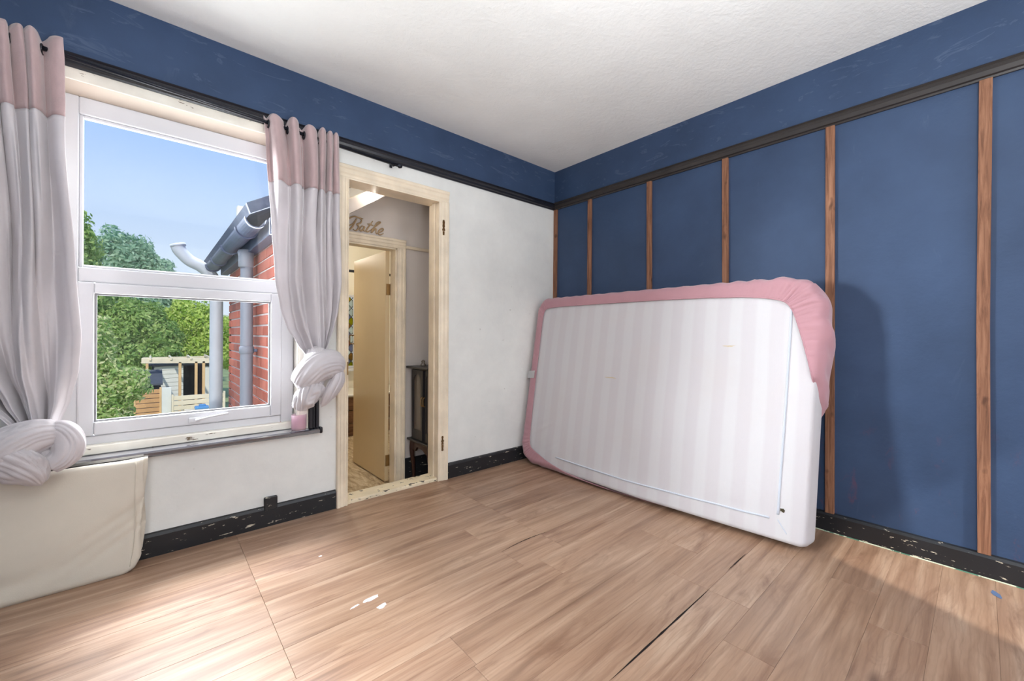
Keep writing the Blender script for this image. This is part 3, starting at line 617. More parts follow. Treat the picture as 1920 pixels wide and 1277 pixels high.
def clip(poly):
    for ax, lim, sg_ in ((0, gx0, 1), (0, gx1, -1), (1, gz0, 1), (1, gz1, -1)):
        out = []
        for i in range(len(poly)):
            a, b = poly[i], poly[(i + 1) % len(poly)]; ia = sg_ * (a[ax] - lim) >= 0; ib = sg_ * (b[ax] - lim) >= 0
            if ia: out.append(a)
            if ia != ib:
                t = (lim - a[ax]) / (b[ax] - a[ax]); out.append((a[0] + (b[0] - a[0]) * t, a[1] + (b[1] - a[1]) * t))
        poly = out
        if len(poly) < 3: return None
    return poly
for j in range(18):
    for i in range(9):
        cx_ = gx1 - 0.02 - i * dw - (dw / 2 if j % 2 else 0); cz_ = gz0 + j * dh / 2; s = 0.90
        pl = clip([(cx_ + dw / 2 * s, cz_), (cx_, cz_ + dh / 2 * s), (cx_ - dw / 2 * s, cz_), (cx_, cz_ - dh / 2 * s)])
        if pl:
            area = abs(sum(pl[q][0] * pl[(q + 1) % len(pl)][1] - pl[(q + 1) % len(pl)][0] * pl[q][1] for q in range(len(pl)))) / 2
            if area < 0.0006: continue
            obj('pane', prism(B(), pl, 'y', 2.962, 2.965), ST[int(hsh(i + 3, j * 2.7, 5) * 5.999)], w2)
bm = B()
for s in (-1, 1):
    for k in range(-18, 30):
        x0 = gx1 - 0.02 + dw / 2 + k * dw; pts = []
        for z in (gz0 - 0.2, gz1 + 0.2): pts.append((x0 + s * (z - gz0) * dw / dh, z))
        (xa, za), (xb, zb) = pts; 
        ts = sorted([max(0, min(1, (gx0 - xa) / (xb - xa))), max(0, min(1, (gx1 - xa) / (xb - xa)))]); tz = sorted([(gz0 - za) / (zb - za), (gz1 - za) / (zb - za)])
        t0, t1 = max(ts[0], tz[0]), min(ts[1], tz[1])
        if t1 - t0 > 0.01: sweep(bm, [Vector((xa + (xb - xa) * t0, 2.962, za + (zb - za) * t0)), Vector((xa + (xb - xa) * t1, 2.962, za + (zb - za) * t1))], 0.0045, 5)
obj('lead_cames', bm, MT['lead'], w2)
bt = empty('bathtub', (-0.85, 2.6, ZF), 'white bath boxed in with brown horizontal boards', 'bathtub')
bm = B(); addbox(bm, -1.95, 0.2, 2.30, 2.94, 0.315, 0.345, 0.01); obj('rim', bm, MT['enamel'], bt)
for k in range(3): box('panel_board', -1.95, 0.2, 2.31, 2.33, ZF + 0.004 + k * 0.153, ZF + 0.150 + k * 0.153, MT['bathwood'], bt, 0.004)
box('side_post', -0.925, -0.86, 2.27, 2.31, ZF, 0.64, MT['bathwood'], bt, 0.006)
tag(tube('shower_rail', [(-2.04, 2.32, 1.80), (0.24, 2.32, 1.80)], 0.016, MT['rod']), 'black shower rail crossing the bathroom above the bath', 'rail')
lamp = empty('added_lamp', (-1.50, 2.00, 2.00), 'round glass ceiling lamp added out of view to light the bathroom', 'lamp')  # added lamp, hidden from view, brightens the bathroom
obj('lamp_base', lathe(B(), [(0.07, 0.20), (0.07, 0.22), (0.02, 0.222)], (-1.50, 2.00, 1.90), 20), MT['upvc'], lamp, True)
obj('glass_shade', lathe(B(), [(0.02, 0.10), (0.08, 0.12), (0.10, 0.16), (0.08, 0.20)], (-1.50, 2.00, 1.90), 24), MT['bulb'], lamp, True)
pl_ = bpy.data.lights.new('bath_fill', 'POINT'); pl_.energy = 30; pl_.color = (1, 0.94, 0.83); pl_.shadow_soft_size = 0.10
po = bpy.data.objects.new('bath_fill', pl_); COL.objects.link(po); po.location = (-1.46, 2.00, 1.95)

lw = empty('added_lamp', (-1.60, 0.20, 2.03), 'small glass lamp added out of view to light the lobby', 'lamp')  # lamp put in above the door head to lift the dark lobby
obj('lamp_base', lathe(B(), [(0.03, 0.045), (0.03, 0.06), (0.01, 0.062)], (-1.60, 0.20, 2.035), 20), MT['upvc'], lw, True)
obj('glass_shade', lathe(B(), [(0.012, 0.0), (0.028, 0.01), (0.03, 0.03), (0.025, 0.045)], (-1.60, 0.20, 2.045), 20), MT['bulb'], lw, True)
l2 = bpy.data.lights.new('lobby_fill', 'POINT'); l2.energy = 5.0; l2.color = (1, 0.93, 0.84); l2.shadow_soft_size = 0.03
lo2 = bpy.data.objects.new('lobby_fill', l2); COL.objects.link(lo2); lo2.location = (-1.62, 0.22, 2.025)

# ------------------------------------------------------------------ curtain rod and curtains
rod = empty('curtain_rod', (-2.5, -0.07, 2.16), 'thin black curtain rod above the window with ball end', 'curtain rod')
RA, RB = Vector((-3.62, -0.072, 2.226)), Vector((-1.575, -0.072, 2.158))
def rodz(x): return RA.z + (RB.z - RA.z) * (x - RA.x) / (RB.x - RA.x)
obj('rod', sweep(B(), [RA, RB], 0.0095, 14), MT['rod'], rod, True)
bm = B(); sweep(bm, smoothpath([RB + Vector((-.02, 0, .0005)), RB + Vector((0, 0, 0)), RB + Vector((.012, 0, 0)), RB + Vector((.03, 0, -.001))], 5), lambda s: 0.0095 + 0.006 * math.sin(PI * min(1, max(0, (s - .4) / .6))), 14); obj('finial', bm, MT['rod'], rod, True)
for bx_ in (-2.28, -1.60): 
    bm = B(); sweep(bm, smoothpath([(bx_, -0.024, rodz(bx_)), (bx_, -0.05, rodz(bx_) - .004), (bx_, -0.072, rodz(bx_) - .011)], 4), 0.005, 8); addbox(bm, bx_ - .009, bx_ + .009, -0.030, -0.022, rodz(bx_) - .010, rodz(bx_) + .018, 0.002); obj('bracket', bm, MT['rod'], rod, True)

def interp(st, z):
    for a, b in zip(st[:-1], st[1:]):
        if a[0] >= z >= b[0]:
            t = (a[0] - z) / (a[0] - b[0]); t = t * t * (3 - 2 * t) * 0.4 + t * 0.6
            return [a[k] + (b[k] - a[k]) * t for k in range(1, len(a))]
    return list(st[-1][1:]) if z < st[-1][0] else list(st[0][1:])
def curtain(name, label, st, widths, zband, sd, phase):
    """st: (z, left x, right x, y centre, fold depth)"""
    zt, zb = st[0][0], st[-1][0]
    root = empty(name, ((st[0][1] + st[0][2]) / 2, -0.08, zb), label, 'curtain', 'knotted curtains at the window')
    nu, nv = 170, 90
    nf = len(widths); rg = random.Random(sd); fa = [0.6 + 0.6 * rg.random() for _ in range(nf + 3)]; fw_ = list(widths) + [1.0, 1.0]; f2 = [rg.random() * 6.28 for _ in range(4)]
    cum = [0]
    for k in range(nf + 1): cum.append(cum[-1] + fw_[k])
    def pt(u, z):
        xl, xr, yc, am = interp(st, z)
        q = u * cum[nf]; k = 0
        while k < nf - 1 and q > cum[k + 1]: k += 1
        loc = (q - cum[k]) / fw_[k]; a = fa[k] * (1 - loc) + fa[k + 1] * loc
        dn = (zt - z) / (zt - zb)
        loc2 = loc + 0.10 * math.sin(3.0 * dn + k * 2.1) * min(1, dn * 4)
        c_ = math.cos(2 * PI * loc2 + phase); c_ = math.copysign(abs(c_) ** (0.75 + 0.3 * hsh(k, sd)), c_)
        lo_ = math.sin(2 * PI * nf * 0.45 * (u + 0.05 * math.sin(4 * dn + f2[0])) + f2[1] + 1.4 * dn)
        mixl = 0.62 * min(1, max(0, (dn - 0.22) / 0.4)); c_ = c_ * (1 - mixl) * (0.65 + 0.35 * math.sin(7 * dn + k * 1.7) ** 2) + lo_ * mixl * 1.25
        x = xl + (xr - xl) * u + 0.012 * math.sin(2 * PI * loc + 1.2) * (1 - dn) + 0.010 * math.sin(5 * u + 6 * dn + sd)
        y = yc - 1.3 * am * a * c_ + 0.012 * math.sin(9 * u * PI * 0.5 + 7 * dn + sd) * dn
        return Vector((x, y, z + 0.010 * c_ * (1 if dn < 0.02 else 0)))
    for nm, za, zb_, mt in (('header_band', zt, zband, 'header'), ('drape', zband, zb, 'drape')):
        bm = B(); n_ = max(8, int(nv * (za - zb_) / (zt - zb))); G = []
        for j in range(n_ + 1):
            z = za + (zb_ - za) * j / n_; G.append([bm.verts.new(pt(i / nu, z) + (Vector((0, -0.0015, 0)) if nm == 'header_band' else Vector())) for i in range(nu + 1)])
        for j in range(n_):
            for i in range(nu): bm.faces.new((G[j][i], G[j + 1][i], G[j + 1][i + 1], G[j][i + 1]))
        o = obj(nm, bm, MT[mt], root, True)
        sm_ = o.modifiers.new('thickness', 'SOLIDIFY'); sm_.thickness = 0.0025
    # eyelets on the rod at each fold crossing
    for k in range(nf):
        u = (cum[k] + fw_[k] * 0.25) / cum[nf]; x = pt(u, zt - 0.05).x
        bm = B(); pth = [Vector((x, -0.072 + 0.019 * math.cos(a), rodz(x) - 0.006 + 0.019 * math.sin(a))) for a in [2 * PI * i / 18 for i in range(19)]]
        sweep(bm, pth, 0.004, 8, cap=False); obj('eyelet', bm, MT['rod'], root, True)
    return root
ctl = curtain('curtain', 'lilac grey curtain with rose header left of the window, knotted over the cream cover',
    [(2.252, -3.42, -3.075, -0.085, 0.034), (2.16, -3.42, -3.068, -0.09, 0.036), (1.9, -3.42, -3.055, -0.10, 0.036), (1.37, -3.41, -3.010, -0.105, 0.036), (1.05, -3.39, -2.998, -0.11, 0.038), (0.90, -3.34, -3.010, -0.115, 0.042), (0.78, -3.25, -3.035, -0.125, 0.046), (0.70, -3.185, -3.062, -0.135, 0.046), (0.655, -3.165, -3.075, -0.14, 0.04)], (1.0, 0.9, 1.1, 0.8, 0.7, 0.8, 0.6, 1.7), 1.935, 3, 0.4)
ctr = curtain('curtain', 'lilac grey curtain with rose header between window and doorway, knotted above the candle',
    [(2.215, -2.335, -1.955, -0.085, 0.038), (2.10, -2.325, -1.950, -0.088, 0.038), (1.88, -2.318, -1.943, -0.09, 0.036), (1.60, -2.312, -1.945, -0.09, 0.036), (1.36, -2.293, -1.953, -0.095, 0.036), (1.20, -2.262, -1.968, -0.10, 0.036), (1.10, -2.230, -1.985, -0.105, 0.036), (1.00, -2.170, -2.015, -0.115, 0.036), (0.945, -2.130, -2.040, -0.12, 0.034)], (1.5, 1.2, 1.5, 0.9, 0.75, 0.6), 1.875, 11, 2.0)
def knotpart(name, pts, rad, root, ridges, amp, twist, sd, flat=0.8, mat='drape'):
    return obj(name, sweep(B(), smoothpath(pts, 12), rad, 96, ridges, amp, twist, flat, seed=sd), MT[mat], root, True)
bell = lambda r0, r1, r2: (lambda s: (r0 * (1 - s) ** 2 + 2 * r1 * s * (1 - s) + r2 * s * s) * min(1.0, (s * 9 + 0.25)) * min(1.0, ((1 - s) * 9 + 0.25)))
# right knot: diagonal wrap over the gathered cloth, pale flap, crumpled tail
knotpart('knot_wrap', [(-1.970, -0.120, 0.850), (-2.000, -0.150, 0.885), (-2.075, -0.170, 0.880), (-2.140, -0.165, 0.825), (-2.180, -0.140, 0.765)], bell(0.055, 0.115, 0.045), ctr, 22, 0.050, 0.5, 1, 0.85)
knotpart('knot_core', [(-2.085, -0.115, 0.985), (-2.085, -0.125, 0.92), (-2.095, -0.130, 0.82), (-2.100, -0.13, 0.73)], bell(0.050, 0.105, 0.05), ctr, 16, 0.06, 0.6, 2)
knotpart('knot_flap', [(-1.962, -0.130, 0.840), (-1.980, -0.165, 0.785), (-2.025, -0.170, 0.715), (-2.062, -0.150, 0.645)], bell(0.045, 0.085, 0.014), ctr, 9, 0.08, 0.5, 3, 0.6)
knotpart('knot_tail', [(-2.070, -0.160, 0.785), (-2.115, -0.175, 0.745), (-2.155, -0.165, 0.690), (-2.172, -0.145, 0.640)], bell(0.045, 0.075, 0.030), ctr, 15, 0.13, 2.0, 5, 0.85)
# left knot: swirl to the left, hanging corner, loop to the right
knotpart('knot_wrap', [(-3.060, -0.165, 0.650), (-3.115, -0.195, 0.655), (-3.190, -0.195, 0.615), (-3.240, -0.160, 0.565), (-3.270, -0.12, 0.53)], bell(0.045, 0.105, 0.06), ctl, 22, 0.055, 0.4, 8)
knotpart('knot_core', [(-3.115, -0.14, 0.71), (-3.12, -0.145, 0.63), (-3.125, -0.15, 0.56), (-3.12, -0.15, 0.52)], bell(0.05, 0.105, 0.05), ctl, 15, 0.07, 0.8, 9)
knotpart('knot_flap', [(-3.215, -0.185, 0.600), (-3.165, -0.215, 0.570), (-3.118, -0.218, 0.520), (-3.094, -0.205, 0.468)], bell(0.070, 0.095, 0.012), ctl, 18, 0.08, 0.5, 12, 0.6)
knotpart('knot_loop', [(-3.085, -0.155, 0.670), (-3.042, -0.180, 0.662), (-3.024, -0.190, 0.615), (-3.040, -0.195, 0.565), (-3.085, -0.190, 0.535)], bell(0.03, 0.068, 0.035), ctl, 9, 0.06, 0.6, 14, 0.85)

# ------------------------------------------------------------------ cream cover leaning under the window
cv = empty('fabric_cover', (-3.2, -0.08, 0.0), 'folded cream canvas cover leaning under the window sill', 'cover')
def softpanel(x0, x1, zt, ytop, ybot, th, sd, lift=0.0, z0=0.0):
    bm = B(); nx, nz = 60, 36; FR = []; BK = []
    for j in range(nz + 1):
        v = j / nz; fr_, bk = [], []
        for i in range(nx + 1):
            u = i / nx
            zbot = z0 + 0.016 * max(0, (u - 0.93) / 0.07) ** 2
            ztop_ = zt + 0.010 * u + 0.004 * math.sin(9 * u + sd)
            z = zbot + (ztop_ - zbot) * v
            x = x0 + (x1 - x0) * u - (0.012 * (1 - v) + 0.020 * max(0, 0.10 - v) / 0.10) * (u > 0.5) * (u - .5) * 2 + 0.004 * math.sin(v * 11 + sd) * u
            y = ybot + (ytop - ybot) * v
            bulge = 0.018 * math.sin(PI * v) * math.sin(PI * min(1, max(0, u)))
            wr_ = 0.0
            for q in range(3):
                d = (u - 0.80 - 0.05 * q) * 0.6 - (v - 0.18 - 0.16 * q) * 0.55; wr_ += 0.013 * math.exp(-(d / 0.022) ** 2) * max(0, (u - 0.62) / 0.38) ** 0.8
            d2_ = v - 0.16 - 0.30 * (u - 0.45) ** 2 * 3; wr_ += 0.018 * math.exp(-(d2_ / 0.06) ** 2) * max(0, 1 - abs(u - 0.25) * 1.6)
            ed = min(1, (1 - u) / 0.03) ** 0.5 * min(1, (1 - v) / 0.04 + .25) ** 0.5 * min(1, v / 0.04 + 0.25) ** 0.5
            fr_.append(bm.verts.new((x, y - th / 2 * ed - bulge + wr_ * 0.8 - 0.004, z))); bk.append(bm.verts.new((x, y + th / 2 * ed, z)))
        FR.append(fr_); BK.append(bk)
    for j in range(nz):
        for i in range(nx):
            bm.faces.new((FR[j][i], FR[j][i + 1], FR[j + 1][i + 1], FR[j + 1][i])); bm.faces.new((BK[j][i + 1], BK[j][i], BK[j + 1][i], BK[j + 1][i + 1]))
    for j in range(nz):
        bm.faces.new((FR[j][nx], BK[j][nx], BK[j + 1][nx], FR[j + 1][nx])); bm.faces.new((BK[j][0], FR[j][0], FR[j + 1][0], BK[j + 1][0]))
    for i in range(nx):
        bm.faces.new((FR[nz][i], FR[nz][i + 1], BK[nz][i + 1], BK[nz][i])); bm.faces.new((BK[0][i], BK[0][i + 1], FR[0][i + 1], FR[0][i]))
    return bm
obj('front_fold', softpanel(-3.66, -2.800, 0.478, -0.088, -0.108, 0.030, 1), MT['cover'], cv, True)
obj('back_fold', softpanel(-3.66, -2.790, 0.474, -0.052, -0.052, 0.030, 4, z0=0.01), MT['cover'], cv, True)
bm = B(); sweep(bm, smoothpath([(-2.826, -0.108, 0.478), (-2.829, -0.116, 0.36), (-2.828, -0.122, 0.24), (-2.832, -0.126, 0.12), (-2.845, -0.126, 0.03)], 6), 0.0016, 6); obj('seam', bm, MT['cover'], cv, True)

# ------------------------------------------------------------------ candle on the sill
cn = empty('candle', (-2.138, -0.003, 0.505), 'pink wax candle in a frosted glass jar on the window board', 'candle')
obj('jar', lathe(B(), [(0.030, 0.0), (0.038, 0.004), (0.040, 0.02), (0.040, 0.088), (0.0375, 0.09), (0.0365, 0.08), (0.0365, 0.012), (0.0, 0.010)], (-2.138, -0.003, 0.504), 32), MT['jar'], cn, True)
obj('wax', lathe(B(), [(0.034, 0.012), (0.0355, 0.016), (0.0355, 0.068), (0.033, 0.071), (0.0, 0.069)], (-2.138, -0.003, 0.504), 32), MT['wax'], cn, True)
obj('wick', sweep(B(), [Vector((-2.138, -0.003, 0.57)), Vector((-2.136, -0.003, 0.588))], 0.0012, 6), MT['gap'], cn)

# ------------------------------------------------------------------ mattress leaning on the blue wall, and its slipped pink sheet
LM, WM, TM = 1.985, 1.352, 0.165
TH = math.radians(9.6)
def mloc(s, w_, d):
    """s along the floor from the window wall, w up the face, d into the mattress"""
    t = s / LM; x0 = -0.452 + 0.045 * max(0, t - 0.55) / 0.45 - 0.02 * math.sin(PI * t); y = -0.050 - s * (1.0 + 0.010 * (w_ / WM)) + 0.006 * w_
    th = TH - math.radians(0.9) * max(0, t - .55) / .45
    x = x0 + w_ * math.sin(th) + d * math.cos(th); z = 0.030 + w_ * math.cos(th) - d * math.sin(th)
    return Vector((min(x, -0.0175), y, max(z, 0.001)))
NP = 260
def outline(rad):
    """points of the rounded rectangle (s,w), inward normals and side position"""
    r = rad; segs = []; Ls, Ws = LM, WM
    corners = [((r[0], r[0]), PI, 1.5 * PI, r[0]), ((Ls - r[1], r[1]), 1.5 * PI, 2 * PI, r[1]), ((Ls - r[2], Ws - r[2]), 0, 0.5 * PI, r[2]), ((r[3], Ws - r[3]), 0.5 * PI, PI, r[3])]
    pts = []
    for k, (c, a0, a1, rr) in enumerate(corners):
        nA = 40
        for i in range(nA + 1):
            a = a0 + (a1 - a0) * i / nA; pts.append(((c[0] + rr * math.cos(a), c[1] + rr * math.sin(a)), (math.cos(a), math.sin(a))))
        c2, b0, _, r2 = corners[(k + 1) % 4]
        p, q = pts[-1][0], (c2[0] + r2 * math.cos(b0), c2[1] + r2 * math.sin(b0)); nS = 160 if k % 2 == 0 else 110
        for i in range(1, nS): t = i / nS; pts.append(((p[0] + (q[0] - p[0]) * t, p[1] + (q[1] - p[1]) * t), pts[-1][1] if i > 1 else pts[-1][1]))
    return pts
OUT = outline((0.14, 0.035, 0.16, 0.11))
mt_ = empty('mattress', (-0.25, -1.05, 0.0), 'white double mattress stood on its long side against the blue wall, underside showing', 'mattress')
def wrinkle(s, w_):
    v = 0.0030 * math.sin(s * 23 + 2.0 * math.sin(w_ * 2.1)) * (0.5 + 0.5 * math.sin(s * 4.1 + 1))
    v += 0.004 * math.exp(-(((w_ - 0.16) - 0.22 * (s - 1.55)) / 0.03) ** 2) * (s > 1.35) * max(0, 1 - abs(s - 1.68) * 3.2)
    v += 0.006 * math.exp(-(((w_ - 0.20) + 0.55 * (s - 0.25)) / 0.025) ** 2) * max(0, 1 - abs(s - 0.24) * 5)
    v += 0.005 * math.exp(-(((w_ - 0.30) + 0.8 * (s - 0.18)) / 0.02) ** 2) * max(0, 1 - abs(s - 0.2) * 6)
    v += 0.0045 * math.exp(-(((w_ - 1.20) + 0.55 * (s - 1.72)) / 0.03) ** 2) * max(0, 1 - abs(s - 1.74) * 4)
    return v
def facemesh(inset0, inset1, rings, dfun):
    bm = B(); G = []; cS, cW = LM / 2, WM / 2
    return bm
# body: concentric rings across the face, around the rounded edge, over the side to the back
bm = B(); prof = [(0.0001, 1)]
RE = 0.022
rings = []
def ringpts(ins, d, shrink=None):
    out = []
    for (p, n) in OUT:
        if shrink is None and ins <= 0.03: s, w_ = p[0] - n[0] * ins, p[1] - n[1] * ins
        else:
            k_ = shrink or 1.0
            s, w_ = LM / 2 + (p[0] - LM / 2) * (1 - ins / (LM / 2)) * k_, WM / 2 + (p[1] - WM / 2) * (1 - ins / (WM / 2)) * k_
        dd = d(s, w_) if callable(d) else d
        out.append((s, w_, dd))
    return out
facef = lambda s, w_: -wrinkle(s, w_) - 0.010 * (max(0, 1 - (2 * s / LM - 1) ** 6) * max(0, 1 - (2 * w_ / WM - 1) ** 6))
seq = [ringpts(0.12, facef, k) for k in (0.04, 0.2, 0.35, 0.5, 0.62, 0.73, 0.82, 0.9, 0.96, 1.0)] + [ringpts(0.09, facef), ringpts(0.06, facef)]
for i in range(6):
    a = PI / 2 * i / 5; seq.append(ringpts(RE * (1 - math.sin(a)), RE * (1 - math.cos(a))))
for d in (0.05, 0.09, 0.13): seq.append(ringpts(-0.004, d))
for i in range(5):
    a = PI / 2 * i / 4; seq.append(ringpts(RE * (1 - math.cos(a)), TM - RE * (1 - math.sin(a))))
seq.append(ringpts(0.12, TM, 1.0)); seq.append(ringpts(0.12, TM, 0.3))
V = [[bm.verts.new(mloc(*q)) for q in r_] for r_ in seq]
n = len(OUT)
for a, b in zip(V[:-1], V[1:]):
    for i in range(n): bm.faces.new((a[i], a[(i + 1) % n], b[(i + 1) % n], b[i]))
bm.faces.new(V[0]); bm.faces.new(V[-1][::-1]); bmesh.ops.recalc_face_normals(bm, faces=bm.faces)
obj('ticking', bm, MT['tick'], mt_, True)
def seamline(pts, r=0.0055):
    P_ = []
    for (a, b) in zip(pts[:-1], pts[1:]):
        for i in range(24):
            t = i / 24; s, w_ = a[0] + (b[0] - a[0]) * t, a[1] + (b[1] - a[1]) * t; P_.append(mloc(s, w_, facef(s, w_) - 0.001))
    return sweep(B(), P_, r, 8)
obj('seam', seamline([(1.868, 1.19), (1.868, 0.7), (1.862, 0.105)]), MT['seam'], mt_, True)
obj('seam', seamline([(0.40, 0.095), (1.0, 0.088), (1.862, 0.105)]), MT['seam'], mt_, True)
obj('seam', seamline([(1.862, 0.105), (1.905, 0.045)], 0.0025), MT['seam'], mt_, True)
def facepatch(name, s0, w0, rs, rw, mat, sd):
    bm = B(); vs_ = []
    for i in range(14):
        a = 2 * PI * i / 14; r_ = 0.55 + 0.6 * hsh(i, sd); s, w_ = s0 + rs * math.cos(a) * r_, w0 + rw * math.sin(a) * r_; vs_.append(bm.verts.new(mloc(s, w_, facef(s, w_) - 0.0022)))
    bm.faces.new(vs_[::-1]); return obj(name, bm, MT[mat], mt_)
facepatch('dark_mark', 1.882, 0.155, 0.014, 0.010, 'stain', 3)
facepatch('tan_mark', 0.83, 0.74, 0.055, 0.004, 'stain2', 5)
facepatch('tan_mark', 1.58, 0.98, 0.035, 0.005, 'stain2', 8)
# care label at the left edge
bm = B()
q = [mloc(s, w_, d) for s, w_, d in ((-0.022, 0.665, -0.012), (0.072, 0.672, -0.026), (0.072, 0.735, -0.026), (-0.022, 0.728, -0.012))]
q2 = [mloc(s, w_, d) for s, w_, d in ((-0.036, 0.665, 0.045), (-0.036, 0.728, 0.045))]
vv = [bm.verts.new(x) for x in q]; v2_ = [bm.verts.new(x) for x in q2]
bm.faces.new(vv); bm.faces.new((v2_[0], vv[0], vv[3], v2_[1])); bmesh.ops.solidify(bm, geom=bm.faces[:], thickness=0.0015); obj('care_label', bm, MT['tag'], mt_)
# pink sheet: covers back and sides, elastic edge wraps onto the underside and has slipped off at the lower right
sh = empty('fitted_sheet', (-0.2, -1.05, 0.0), 'dusty pink fitted sheet half pulled off the leaning mattress', 'bed sheet')
NA_, NB_, NS_ = 41, 159, 109      # points per corner, long side, short side in OUT
def edgek(k):
    """how far the elastic edge reaches onto the face (+) or stays back on the side (-), by position round the outline"""
    def lerp(tab, x):
        for (a, fa_), (b, fb) in zip(tab[:-1], tab[1:]):
            if a <= x <= b: t = (x - a) / (b - a); t = t * t * (3 - 2 * t) * 0.5 + t * 0.5; return fa_ + (fb - fa_) * t
        return tab[0][1] if x < tab[0][0] else tab[-1][1]
    spans = ((NA_, [(0, .068), (.6, .085), (1, .070)]), (NB_, [(0, .070), (.07, .03), (.14, -.004), (.3, -.03), (.6, -.09), (.8, -.20), (1, -.24)]), (NA_, [(0, -.24), (1, -.24)]),
             (NS_, [(0, -.24), (.42, -.24), (.54, -.16), (.62, -.06), (.70, -.004), (.80, .020), (.90, .050), (1, .085)]), (NA_, [(0, .085), (.5, .112), (1, .085)]),
             (NB_, [(0, .085), (.12, .062), (.4, .052), (1, .052)]), (NA_, [(0, .052), (.5, .070), (1, .052)]), (NS_, [(0, .052), (.5, .052), (1, .068)]))
    for n_, tab in spans:
        if k < n_: return lerp(tab, k / max(1, n_ - 1))
        k -= n_
    return 0.05
bm = B(); rows_ = []; NPF = 22
ARC = RE * PI / 2
def shpoint(k, q):
    """perimeter index k, profile coordinate q (+ onto face, - down the side)"""
    (p, nn) = OUT[k]; s, w_ = p
    tht = 0.007
    if q >= 0:
        ins = RE + q; ss, ww = s - nn[0] * ins, w_ - nn[1] * ins; return ss, ww, facef(ss, ww) - tht, nn, 0
    if q > -ARC:
        a = -q / RE; ss, ww = s - nn[0] * (RE * (1 - math.sin(a)) - tht * math.sin(a)), w_ - nn[1] * (RE * (1 - math.sin(a)) - tht * math.sin(a)); return ss, ww, RE * (1 - math.cos(a)) - tht * math.cos(a), nn, math.sin(a)
    dd = -q - ARC + RE; extra = tht + 0.006
    if dd <= TM: return s + nn[0] * extra, w_ + nn[1] * extra, dd, nn, 1
    ins = dd - TM; return s + nn[0] * (extra - ins), w_ + nn[1] * (extra - ins), TM + 0.004, nn, 0.999
arcl = [0.0]
for k in range(1, n): arcl.append(arcl[-1] + math.hypot(OUT[k][0][0] - OUT[k - 1][0][0], OUT[k][0][1] - OUT[k - 1][0][1]))
GR = []
for k in range(n):
    (p, nn) = OUT[k]; e = edgek(k); q1 = -(ARC + TM - RE + 0.12); col_ = []
    loose = max(0.0, 1 - abs(p[1] - 1.00) / 0.40) * (1 if p[0] > LM - 0.05 else 0)
    corner = max(0, 1 - math.hypot(p[0] - LM + 0.05, p[1] - WM + 0.12) / 0.55) + 0.7 * max(0, 1 - math.hypot(p[0], p[1]) / 0.30) + 0.5 * max(0, 1 - math.hypot(p[0], p[1] - WM) / 0.25)
    for j in range(NPF + 1):
        t = (j / NPF) ** 1.25; q = e + (q1 - e) * t; ss, ww, dd, nn_, side = shpoint(k, q)
        ph_ = arcl[k] * 2 * PI / 0.034 + 1.4 * math.sin(arcl[k] * 9) + 9 * t
        puck = (0.0012 + 0.0075 * corner) * (abs(math.sin(ph_ / 2)) - 0.5) * math.exp(-((t - 0.10) / 0.16) ** 2)
        long_ = (0.002 + 0.007 * corner) * math.sin(arcl[k] * 2 * PI / 0.12 + 5 * t + 2 * math.sin(arcl[k] * 5)) * math.exp(-((t - 0.28) / 0.2) ** 2)
        up_ = (puck + long_)
        out_ = up_ * (0.3 + 0.7 * side) + 0.036 * loose * math.sin(PI * min(1, max(0, (t - 0.02) * 1.35))) ** 0.8 * (0.75 + 0.25 * math.sin(ww * 17 + 6 * t))
        if side == 0.999: out_ = 0
        col_.append([ss + nn_[0] * out_, ww + nn_[1] * out_, dd - abs(up_) * (1 - side) * 1.4])
    GR.append(col_)
GA = np.array(GR)
for j in range(NPF + 1):                                   # the elastic pulls the free edge into a round line
    t = (j / NPF) ** 1.25; it = int(260 * max(0, 1 - t / 0.25) ** 1.5)
    row = GA[:, j, :2].copy()
    for _ in range(it): row = row * 0.5 + 0.25 * (np.roll(row, 1, 0) + np.roll(row, -1, 0))
    GA[:, j, :2] = row
for k in range(n): rows_.append([bm.verts.new(mloc(*GA[k, j])) for j in range(NPF + 1)])
for k in range(n):
    a, b = rows_[k], rows_[(k + 1) % n]
    for j in range(NPF): bm.faces.new((a[j], b[j], b[j + 1], a[j + 1]))
back = [c_[-1] for c_ in rows_]; bm.faces.new(back); bmesh.ops.recalc_face_normals(bm, faces=bm.faces)
so = obj('sheet_cloth', bm, MT['sheet'], sh, True); sm_ = so.modifiers.new('thickness', 'SOLIDIFY'); sm_.thickness = 0.003; sm_.offset = 1.0
# gathered elastic hem along the edge lying on the underside
bm = B(); pth = [(k, mloc(GA[k, 0, 0], GA[k, 0, 1], GA[k, 0, 2] - 0.001)) for k in range(n) if edgek(k) > -0.05]
ks = [a for a, _ in pth]
start = next((i for i in range(len(ks)) if ks[i] - ks[i - 1] > 1), 0)
pth = [b for _, b in pth[start:] + pth[:start]]
sweep(bm, pth, 0.0036, 7); obj('elastic_hem', bm, MT['sheet'], sh, True)

